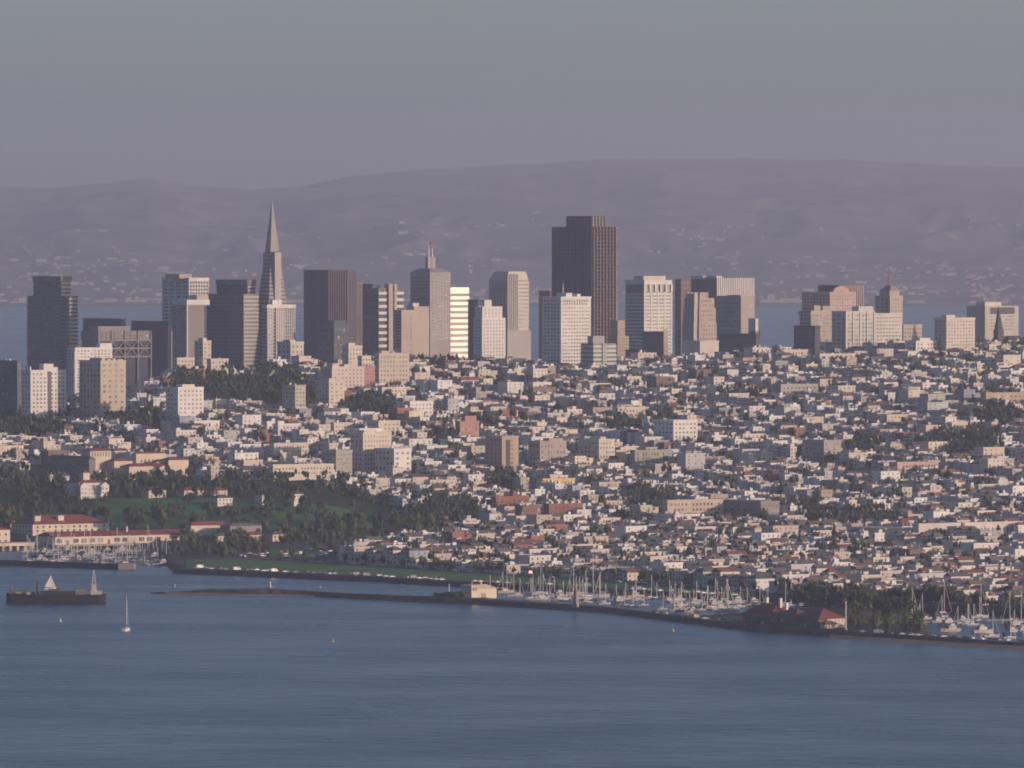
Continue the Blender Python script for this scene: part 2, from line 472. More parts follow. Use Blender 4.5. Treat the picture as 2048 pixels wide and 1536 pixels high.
# plain shaft with a pale crown
t = T('office_tower', 'plain mauve windowless shaft with a pale overhanging crown', 343, 374, 408, 600, 9150)
t.body((0.3, 0.26, 0.25))
t.box('crown', -0.6, t.Lx + 6, -0.8, t.Ly, t.h(610), t.zt + 0.3, WHITE)
t.box('corner_strip', -0.5, 0.8, -0.6, 0.6, 0, t.h(610), WHITE)
t.wins('L', 3, t.Ly - 3, 10, t.h(612), 9, 26, 0.6, 0.5)
t.roofbox(396, 419, 590, color=BEIGE)

# pyramid tower
D = 9200; k = D / F
zb = 10.0; zt = zpix(403, D)
half = 0.5 * 44 / 207 * (zt - zb) * 1.0 / 1.0
ang = R(TH)
Xp = xpix(543, D)
p = thing('pyramid_tower', 'slender pale pyramid skyscraper with a pointed spire and side wings', 'tower', (Xp, D + 25, zb), ang)
hh = zt - zb
hw = lambda z: 0.105 * (hh - z)        # half width at a height
zs = zpix(503, D) - zb
def frustum(z0, z1, m):
    b = MB(); a, c = hw(z0), max(0.25, hw(z1))
    b.prism([(-a, -a, z0), (a, -a, z0), (a, a, z0), (-a, a, z0)], [(-c, -c, z1), (c, -c, z1), (c, c, z1), (-c, c, z1)])
    return b.mesh('shell', [m])
link('spire', frustum(zs, hh, M_WALL), p, color=(0.38, 0.345, 0.32))
nfl = 48; st = zs / nfl
for i in range(nfl):
    z0 = i * st
    link('spandrel', frustum(z0, z0 + st * 0.68, M_WALL), p, color=(0.40, 0.365, 0.34))
    b = MB(); a, c = hw(z0 + st * 0.68) - 0.25, hw(z0 + st) - 0.25
    b.prism([(-a, -a, z0 + st * 0.68), (a, -a, z0 + st * 0.68), (a, a, z0 + st * 0.68), (-a, a, z0 + st * 0.68)], [(-c, -c, z0 + st), (c, -c, z0 + st), (c, c, z0 + st), (-c, c, z0 + st)])
    link('window_band', b.mesh('window_band', [principled('bronze_matt', (0.09, 0.08, 0.08), rough=.75, spec=.15)]), p)
zw = zpix(505, D) - zb; yw = 11.7
for sgn in (-1, 1):
    b = MB(); c0 = 3.9
    b.box(-c0, c0, min(0, sgn * yw), max(0, sgn * yw), 60, zw)
    link('wing', b.mesh('wing', [M_WALL]), p, color=(0.50, 0.45, 0.41))

# white ribbed apartment tower in front of the pyramid
t = T('apartment_tower', 'white ribbed apartment tower standing before the pyramid skyscraper', 526, 534, 588, 610, 8600)
t.box('glass_core', 0, t.Lx, 0, t.Ly, 0, t.zt, None, M_TGLASS)
t.bands(0, t.Lx, 0, t.Ly, 0, t.zt, floors(t.zt, 3.4), 0.38, GREY, 0.5)
t.box('plain_strip', 0, t.u(545), -0.8, 0.3, 0, t.zt, (0.55, 0.54, 0.53))
t.wins('R', 1, t.u(544), 4, t.zt - 2, 2, floors(t.zt, 3.4), 0.5, 0.4, off=-0.8)
t.piers('R', t.u(552), t.u(566), 0, t.zt, 4, 1.2, WHITE, 1.2); t.piers('R', t.u(570), t.Lx, 0, t.zt, 5, 0.7, WHITE, 0.9)
t.box('parapet', -0.9, t.Lx + 0.9, -1.3, t.Ly + 0.9, t.zt - 3, t.zt + 0.3, WHITE)
t.roofbox(548, 566, 600, color=WHITE)

def punched(name, label, xl, xc, xr, y, D, color, nc, nr, cat='apartment tower', pent=None, yb=None, ncl=3, fw=0.5, fh=0.5, shade_w=True, group=None, skip=0.0):
    """masonry block: punched windows on both faces, a parapet and a roof house"""
    t = T(name, label, xl, xc, xr, y, D, cat, group)
    t.body(color); t.parapet(tuple(min(0.8, c * 1.08) for c in color))
    z0 = t.h(yb) if yb else 4
    m = t.Lx * 0.04
    t.wins('R', m, t.Lx - m, z0, t.zt - 2, nc, nr, fw, fh, skip=skip)
    if shade_w: t.wins('L', t.Ly * 0.06, t.Ly * 0.94, z0, t.zt - 2, ncl, nr, fw, fh, skip=skip)
    if pent:
        for (a, b, yy) in pent: t.roofbox(a, b, yy, color=color)
    return t
punched('apartment_tower', 'cream narrow apartment tower below the white ribbed one', 553, 581, 607, 684, 8250, CREAM, 3, 8, pent=[(583, 594, 680)], fw=.35, fh=.4)

# octagonal dark tower
t = T('octagonal_tower', 'dark bronze tower of octagonal plan with fine vertical ribs', 605, 660, 703, 541, 9500)
cx, cy = t.Lx * 0.5, t.Ly * 0.4
rx, ry = 26.0, 26.0
oct_ = []
for i in range(8):
    a = R(22.5 + 45 * i - TH + 20)
    oct_.append((cx + 28 * math.cos(a), cy + 28 * math.sin(a)))
b = MB(); b.prism([(x, y, 0) for x, y in oct_], [(x, y, t.zt) for x, y in oct_])
link('glass_core', b.mesh('glass_core', [M_TGLASS]), t.o)
ribc = (0.125, 0.108, 0.11)
for i in range(8):
    (xa, ya), (xb, yb) = oct_[i], oct_[(i + 1) % 8]
    n_ = 8
    rib = MB(); rib.box(-0.7, 0.7, -0.7, 0.7, 0, t.zt)
    me = rib.mesh('rib', [M_WALL])
    for q in range(n_):
        f_ = q / n_
        link('rib', me, t.o, (xa + (xb - xa) * f_, ya + (yb - ya) * f_, 0), color=ribc)
b = MB(); k2 = 1.02
b.prism([(cx + (x - cx) * k2, cy + (y - cy) * k2, t.zt - 2) for x, y in oct_], [(cx + (x - cx) * k2, cy + (y - cy) * k2, t.zt + 0.5) for x, y in oct_])
link('parapet', b.mesh('parapet', [M_WALL]), t.o, color=ribc)

t = T('office_tower', 'narrow finned tower behind the octagonal dark one', 700, 714, 726, 566, 9750)
t.body(BROWN); t.piers('R', 0, t.Lx, 0, t.zt, 4, 0.9, CONC); t.piers('L', 0, t.Ly, 0, t.zt, 5, 0.9, CONC); t.parapet(CONC)

t = T('office_tower', 'white banded tower with a tall plain service shaft', 725, 757, 806, 576, 9000)
t.box('glass_core', 0, t.Lx, 0, t.Ly, 0, t.zt, None, M_TGLASS)
t.bands(.6, t.Lx, 0, 3, 0, t.zt, floors(t.zt, 6.8), 0.42, WHITE, 0.5); t.bands(0, 3, .6, t.Ly, 0, t.zt, floors(t.zt, 6.8), 0.3, (.07, .08, .10), 0.3, name='shade_toned_spandrel')  # left face's shade put into the dark colour of its bands
t.box('service_shaft', t.u(775), t.u(783), -2.5, 6, 0, t.h(568), BEIGE); t.box('service_shaft', t.u(786), t.u(791), -2.5, 6, 0, t.h(568), BEIGE)
t.box('roof_penthouse', -2, t.u(768), 8, t.Ly - 3, t.zt - 1, t.h(568), DGREY)

t = T('apartment_tower', 'beige blank walled tower with a stepped top and shaded glazed side', 788, 803, 858, 620, 8300)
t.body(BEIGE)
t.box('upper_wall', t.u(828), t.Lx, 0.05, t.Ly, t.zt - 0.5, t.h(613), BEIGE)
t.box('roof_penthouse', t.u(828), t.u(840), 2, 10, t.zt, t.h(606), CREAM)
t.bands(-0.02, 0.6, 0.5, t.Ly - 0.5, 6, t.zt - 3, floors(t.zt, 3.4), 0.45, DGREY, 0.3, M_GLASS, 'window_band')
t.wins('R', t.u(818), t.u(826), 8, t.zt - 6, 1, 22, 0.3, 0.35)

t = T('office_tower', 'grey punched window tower with twin spires and a flag on top', 820, 860, 901, 545, 9500)
t.body((0.40, 0.37, 0.35))
t.wins('R', 2, t.Lx - 2, t.h(680), t.zt - 4, 6, 18, 0.5, 0.55, mat=M_TGLASS); t.wins('L', 2, t.Ly - 2, t.h(680), t.zt - 4, 9, 18, 0.5, 0.55, mat=M_TGLASS)
b = MB(); b.prism([(0, 0, t.zt), (t.Lx, 0, t.zt), (t.Lx, t.Ly, t.zt), (0, t.Ly, t.zt)], [(t.Lx * .2, t.Ly * .2, t.h(537)), (t.Lx * .8, t.Ly * .2, t.h(537)), (t.Lx * .8, t.Ly * .8, t.h(537)), (t.Lx * .2, t.Ly * .8, t.h(537))])
link('roof', b.mesh('roof', [M_WALL]), t.o, color=(0.34, 0.32, 0.31))
sy = t.Ly * 0.35
for px in (857, 864):
    xx = t.u(px) + sy * ST / CT
    t.box('spire_base', xx - 2.6, xx + 2.6, sy - 2.6, sy + 2.6, t.h(538), t.h(514), (0.42, 0.38, 0.35))
    b = MB(); b.tube((xx, sy, t.h(514)), (xx, sy, t.h(497)), 1.0, 0.5, 6); link('spire', b.mesh('spire', [M_METAL]), t.o)
xx = t.u(857) + sy * ST / CT
b = MB(); b.tube((xx, sy, t.h(497)), (xx, sy, t.h(483)), 0.35, 0.3, 6); link('flagpole', b.mesh('flagpole', [M_METAL]), t.o)
for nm, xa, xb, c in (('flag_hoist', 0.3, 3.4, (0.04, 0.05, 0.12)), ('flag_fly', 3.4, 8.5, (0.42, 0.06, 0.06))):
    t.box(nm, xx + xa, xx + xb, sy - .08, sy + .08, t.h(489.5), t.h(484), c)

t = T('office_tower', 'tower with blinding sunlit reflective bands beside the spired tower', 893, 898, 938, 575, 9720, ly=20)
t.box('glass_core', 0, t.Lx, 0, t.Ly, 0, t.zt, None, M_TGLASS)
nb = 24
t.bands(0, t.Lx * .98, 0, t.Ly, 0, t.h(587), nb, 0.5, None, 0.5, M_PANEL)
t.box('top_panel', -0.5, t.Lx * .98, -0.5, t.Ly, t.h(587), t.zt, None, M_PANEL)
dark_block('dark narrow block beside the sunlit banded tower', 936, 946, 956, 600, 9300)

# white art deco apartment tower
t = T('apartment_tower', 'tall white setback apartment tower with a square crown', 947, 964, 1011, 636, 8100)
t.body(WHITE)
t.box('upper_wall', t.u(967), t.u(1007), 2, t.Ly, t.zt - .5, t.h(613), WHITE)
t.box('crown', t.u(975), t.u(989), 5, 14, t.h(614), t.h(600), WHITE)
t.box('turret', 1, 6, t.Ly * .5, t.Ly - 1, t.zt - 1, t.h(612), WHITE)
t.wins('R', 1.5, t.Lx - 1.5, t.h(735), t.zt - 1, 7, 14, 0.36, 0.36); t.wins('R', t.u(969), t.u(1005), t.zt, t.h(617), 5, 3, 0.3, 0.4, off=2)
t.wins('L', 2, t.Ly - 2, t.h(735), t.zt - 1, 5, 14, 0.36, 0.36)

t = T('office_tower', 'pale tower with a dark ribbed centre and banded corner', 978, 1014, 1057, 560, 9500)
G3 = (0.46, 0.42, 0.40)
t.box('glass_core', 0.2, t.Lx, 0.2, t.Ly, 0, t.zt, None, M_TGLASS)
t.bands(t.u(1036), t.Lx, 0, t.Ly * .9, 0, t.zt, floors(t.zt, 4.2), 0.55, CREAM, 0.6)
t.box('wall', -0.2, 0.6, 0, t.Ly, 0, t.zt, G3); t.wins('L', 2, t.Ly * 0.75, t.h(680), t.zt - 3, 4, 22, 0.5, 0.5, off=-0.2)
t.piers('R', 1, t.u(1035), 0, t.h(548), 5, 1.7, G3, 1.0)
b = MB(); z0, z1 = t.zt, t.h(543)
b.prism([(0, 0, z0), (t.Lx, 0, z0), (t.Lx, t.Ly, z0), (0, t.Ly, z0)], [(2.5, 1, z1), (t.Lx - 3, 1, z1), (t.Lx - 3, t.Ly - 4, z1), (2.5, t.Ly - 6, z1)])
link('crown', b.mesh('crown', [M_WALL]), t.o, color=CREAM)
t.box('base_flare', -1, t.Lx + 2, -2, t.Ly, 0, t.h(661), G3)

# the dark granite giant
t = T('bay_window_skyscraper', 'tallest dark brown granite skyscraper with faceted bay windows', 1107, 1184, 1235, 454, 9250)
t.box('glass_core', 0, t.Lx, 0, t.Ly, 0, t.zt, None, principled('bronze_glass', (0.024, 0.030, 0.044), rough=0.2, spec=0.5))
x1 = t.u(1210); y1 = t.v(1135)
t.box('upper_core', 0.05, x1, 0.05, y1, t.zt - .5, t.h(432), None, MATS['bronze_glass'])
nf = floors(t.zt, 3.85)
t.bands(0, t.Lx, 0, t.Ly, 0, t.zt, nf, 0.36, GRAN, 0.5); t.bands(1, t.Lx, -1.5, 1, 0, t.zt, nf, 0.3, (0.15, 0.10, 0.095), 0.2, name='bay_sill')
nbay = 8
for i in range(nbay):            # folded bays: triangular columns of granite
    for (xa, xb, zz, nm) in ((t.Lx * i / nbay, t.Lx * (i + 1) / nbay, t.zt, 'bay_pier'),):
        c = (xa + xb) / 2
        b = MB(); b.prism([(xa + .2, 0.2, 0), (xa + .7, -2.1, 0), (xa + 1.6, -2.1, 0), (xa + 2.0, 0.2, 0)], [(xa + .2, 0.2, zz), (xa + .7, -2.1, zz), (xa + 1.6, -2.1, zz), (xa + 2.0, 0.2, zz)])
        link(nm, b.mesh(nm, [M_WALL]), t.o, color=(0.155, 0.105, 0.10))
t.piers('L', 0, t.Ly, 0, t.zt, 12, 1.6, (0.04, 0.042, 0.052), 1.4, name='bay_pier')  # shade painted in: left piers darker and bluer than the sunlit ones
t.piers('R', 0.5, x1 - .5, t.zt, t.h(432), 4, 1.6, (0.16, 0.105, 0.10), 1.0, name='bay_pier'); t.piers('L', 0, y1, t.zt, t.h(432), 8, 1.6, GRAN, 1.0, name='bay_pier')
t.box('parapet', -0.9, x1 + .5, -0.9, y1 + .5, t.h(434), t.h(432), GRAN)

dark_block('brown block just behind the tallest dark skyscraper', 1078, 1100, 1112, 582, 9550, BROWN)

t = punched('apartment_tower', 'broad white slab with ten columns of windows and a roof antenna', 1085, 1122, 1182, 594, 8000, WHITE, 10, 19, 'apartment tower', [(1136, 1148, 586), (1158, 1165, 588)], yb=732, ncl=5, fw=.62, fh=.45)
t.mast(1141, 588, 566); t.wins('R', 3, t.Lx - 3, t.h(609), t.h(599), 10, 1, 0.45, 0.95, off=-.04)
t = T('apartment_block', 'pale green banded block beside the broad white slab', 1183, 1187, 1232, 687, 7950, 'apartment block', ly=20)
t.box('glass_core', 0, t.Lx, 0, t.Ly, 0, t.zt, None, M_GLASS)
t.bands(0, t.Lx, 0, t.Ly, 0, t.zt, 8, 0.55, (0.55, 0.58, 0.53), 0.4); t.box('service_shaft', t.u(1204), t.u(1212), -1.2, 3, 0, t.zt, GREY)
t.roofbox(1190, 1213, 672, color=GREY)
t = T('apartment_tower', 'slim beige stepped tower below the tallest dark skyscraper', 1231, 1235, 1258, 672, 8300, ly=16)
t.body(TAN); t.box('upper_wall', 1, t.u(1251), 1, 14, t.zt - .5, t.h(641), TAN); t.wins('R', 1, t.Lx - 1, t.h(735), t.zt - 1, 4, 10, .4, .45); t.wins('R', 2, t.u(1250), t.zt, t.h(645), 3, 5, .4, .5, off=1)

t = T('office_tower', 'white tower with arched top windows and horizontal bands', 1252, 1289, 1343, 560, 9100)
t.box('glass_core', 0, t.Lx, 0, t.Ly, 0, t.zt, None, M_TGLASS)
t.bands(0, t.Lx, 0, t.Ly, 0, t.h(583), floors(t.h(583), 3.75), 0.5, WHITE, 0.5)
t.piers('R', 0, t.Lx, 0, t.h(583), 4, 1.8, WHITE, 0.6)
t.box('parapet', -.6, t.Lx + .6, -.6, t.Ly + .6, t.h(569), t.zt, WHITE); t.piers('R', 0, t.Lx, t.h(584), t.h(569), 5, 2.4, WHITE, 1.3, name='arch_pier')
t.roofbox(1290, 1335, 552, color=CREAM)
t = T('office_tower', 'brown banded tower behind the finned white one', 1350, 1362, 1390, 558, 9750)
t.body(BROWN); t.bands(0, t.Lx, 0, t.Ly, 0, t.zt, 30, .45, (0.24, 0.19, 0.17), .3)
t = T('office_tower', 'tower with about twenty white vertical fins on its sunlit face', 1384, 1433, 1508, 557, 9500)
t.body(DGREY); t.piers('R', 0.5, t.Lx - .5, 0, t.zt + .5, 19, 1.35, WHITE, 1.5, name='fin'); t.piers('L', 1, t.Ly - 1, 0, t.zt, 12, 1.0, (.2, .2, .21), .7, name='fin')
t.box('roof_penthouse', -4, 8, 20, t.Ly - 4, t.zt - 1, t.h(552), CREAM); t.roofbox(1436, 1448, 552, color=CREAM)

# stepped zig-zag tower
t = T('stepped_tower', 'stepped pinkish tower with folded bay strips in light and shade', 1371, 1398, 1435, 645, 8800)
ZC = (0.50, 0.40, 0.35)
lv = [(0, t.zt, 0, 1), (t.zt - .5, t.h(616), .05, .93), (t.h(616) - .5, t.h(596), .10, .86), (t.h(596) - .5, t.h(585), .18, .55)]
for i, (z0, z1, f0, f1) in enumerate(lv):
    x0, x1, y0, y1 = t.Lx * f0 * .5, t.Lx * f1, t.Ly * f0 * .3, t.Ly * (1 - f0 * .8)
    t.box('wall', x0, x1, y0, y1, z0, z1, ZC)
    nb_ = 4 - (i == 3)
    for q in range(nb_):
        c = y0 + (y1 - y0) * (q + .5) / nb_; w = (y1 - y0) / nb_ * .26
        b = MB(); b.prism([(x0 + .1, c + w, z0), (x0 - 4.6, c + w, z0), (x0 - 4.6, c - w * .2, z0), (x0 + .1, c - w, z0)], [(x0 + .1, c + w, z1), (x0 - 4.6, c + w, z1), (x0 - 4.6, c - w * .2, z1), (x0 + .1, c - w, z1)])
        link('bay_strip', b.mesh('bay_strip', [M_WALL]), t.o, color=CREAM)
    t.wins('R', x0 + 1, x1 - 1, z0 + (8 if i == 0 else 1), z1 - 1, 6 if i < 3 else 3, max(1, floors(z1 - z0 - (8 if i == 0 else 0), 4.4)), .42, .45, off=y0)
t = T('office_block', 'beige windowless slab beside the stepped tower', 1435, 1482, 1510, 592, 8700)
t.body((0.45, 0.38, 0.33)); t.wins('L', 3, t.Ly - 3, 20, t.zt - 5, 8, 18, .5, .45); t.wins('R', t.u(1499), t.u(1504), t.h(613), t.h(609), 1, 1, .9, .8)
t.roofbox(1484, 1500, 590, color=BEIGE)
t = T('office_block', 'small white banded block by the beige windowless slab', 1509, 1511, 1519, 637, 8650, 'office block', ly=12); t.body(WHITE); t.bands(0, t.Lx, 0, t.Ly, 0, t.h(652), 8, .4, None, .2, M_GLASS, 'window_band')
t = T('hall', 'blank cream windowless box below the stepped tower', 1365, 1400, 1438, 682, 8100, 'hall'); t.body(CREAM); t.parapet(CREAM)
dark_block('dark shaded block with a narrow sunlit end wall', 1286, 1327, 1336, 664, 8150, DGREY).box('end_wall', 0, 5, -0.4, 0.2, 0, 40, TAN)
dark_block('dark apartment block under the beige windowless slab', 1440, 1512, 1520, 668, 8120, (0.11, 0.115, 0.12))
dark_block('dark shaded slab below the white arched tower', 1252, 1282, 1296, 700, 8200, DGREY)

# hill-top hotels
t = T('hotel', 'brown ribbed hotel behind the pink gabled one', 1640, 1680, 1727, 571, 8950); t.body(BROWN); t.piers('R', 0, t.Lx, 0, t.zt, 12, 1.1, PINK, .8); t.piers('L', 0, t.Ly, 0, t.zt, 10, 1.1, BROWN, .8); t.parapet(BROWN)
t = punched('hotel', 'pink hotel with an arched gable and square windows', 1606, 1660, 1712, 585, 8800, PINK, 9, 8, 'hotel', yb=640, ncl=8)
b = MB(); ring = [(10 * math.cos(math.pi * i / 10), 0, 6.5 * math.sin(math.pi * i / 10)) for i in range(11)]
b.prism([(x, 0, z) for x, y, z in ring], [(x, 3, z) for x, y, z in ring]); link('arched_gable', b.mesh('arched_gable', [M_WALL]), t.o, (t.u(1683), -.2, t.zt), color=PINK)
t = punched('hotel', 'grey beige old hotel with a flat cornice beside the white block', 1600, 1622, 1690, 622, 8400, (0.44, 0.39, 0.33), 9, 9, 'hotel', [(1632, 1645, 611), (1650, 1676, 612)], yb=700)
t.box('cornice', -1.3, t.Lx + 1.3, -1.3, t.Ly + 1.3, t.zt - 3.5, t.zt - 1.5, BEIGE)
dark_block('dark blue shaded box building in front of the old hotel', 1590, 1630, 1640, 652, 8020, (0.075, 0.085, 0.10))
t = punched('apartment_block', 'wide white apartment block with crowded windows on the hilltop', 1665, 1692, 1750, 623, 8130, (0.58, 0.56, 0.52), 9, 9, 'apartment block', [(1722, 1752, 613)], yb=700, fw=.6, fh=.55)
t.piers('R', 0, t.Lx, 0, t.zt, 4, 1.2, WHITE, .8)
t = punched('apartment_block', 'white balconied apartment block adjoining the wide hilltop one', 1744, 1750, 1806, 627, 8150, (0.56, 0.53, 0.49), 8, 8, 'apartment block', yb=690, fw=.62, fh=.5, shade_w=False)
t.bands(0, t.Lx * .95, 0, 6, 10, t.zt, 9, .18, WHITE, .9, name='balcony')
t = punched('hotel', 'peaked hotel tower with a thin red spire', 1752, 1780, 1806, 592, 8600, BEIGE, 5, 6, 'hotel', yb=640)
t.box('upper_wall', 0, t.u(1800), 0.5, t.Ly * .7, t.zt - .5, t.h(581), BEIGE)
b = MB(); a0 = t.h(581); b.prism([(0, 0, a0), (14, 0, a0), (14, t.Ly * .7, a0), (0, t.Ly * .7, a0)], [(5, 6, a0 + 5), (8, 6, a0 + 5), (8, t.Ly * .5, a0 + 5), (5, t.Ly * .5, a0 + 5)]); link('roof', b.mesh('roof', [M_WALL]), t.o, color=CONC)
b = MB(); b.tube((5, 9, a0), (5, 9, t.h(536)), 1.1, .35, 6); link('spire', b.mesh('spire', [M_WALL]), t.o, color=(.35, .17, .14))
punched('apartment_block', 'tan plain apartment block stepping down from the hilltop', 1803, 1807, 1845, 650, 8250, BEIGE, 7, 6, 'apartment block', yb=700, shade_w=False)
punched('apartment_block', 'cream nine column apartment block above the hillside houses', 1870, 1893, 1952, 636, 8000, CREAM, 9, 9, 'apartment block', [(1897, 1915, 630)], yb=700, fw=.5, fh=.5)
t = T('office_block', 'pale modern block with a dark recessed top band', 1936, 1970, 2040, 612, 8650, 'office block')
t.body((.52, .47, .42)); t.box('window_band', t.u(1981), t.u(2031), -.3, .3, t.h(628), t.h(615), (.12, .11, .12)); t.wins('R', t.u(1981), t.u(2031), t.h(662), t.h(630), 10, 5, .7, .5); t.roofbox(1974, 2008, 604, color=CREAM)
t = T('church', 'dark church with a sharp steeple before the pale modern block', 1950, 2000, 2052, 690, 8220, 'church', ly=16)
t.body(DGREY)
b = MB(); z0, z1 = t.zt, t.h(672); b.v = [(0, -.5, z0), (t.Lx, -.5, z0), (t.Lx, 16.5, z0), (0, 16.5, z0), (0, 8, z1), (t.Lx, 8, z1)]; b.f = [(0, 1, 5, 4), (2, 3, 4, 5), (0, 4, 3), (1, 2, 5)]; b.m = [0] * 4; b.c = [(1, 1, 1)] * 4
link('roof', b.mesh('roof', [M_WALL]), t.o, color=(.07, .07, .08))
t.box('steeple_base', -1, 6, 2, 9, 0, t.h(660), (.1, .1, .1))
b = MB(); zz = t.h(660); b.prism([(-.5, 2.5, zz), (5.5, 2.5, zz), (5.5, 8.5, zz), (-.5, 8.5, zz)], [(2.3, 5.3, t.h(613)), (2.7, 5.3, t.h(613)), (2.7, 5.7, t.h(613)), (2.3, 5.7, t.h(613))]); link('steeple', b.mesh('steeple', [M_WALL]), t.o, color=(.07, .07, .08))

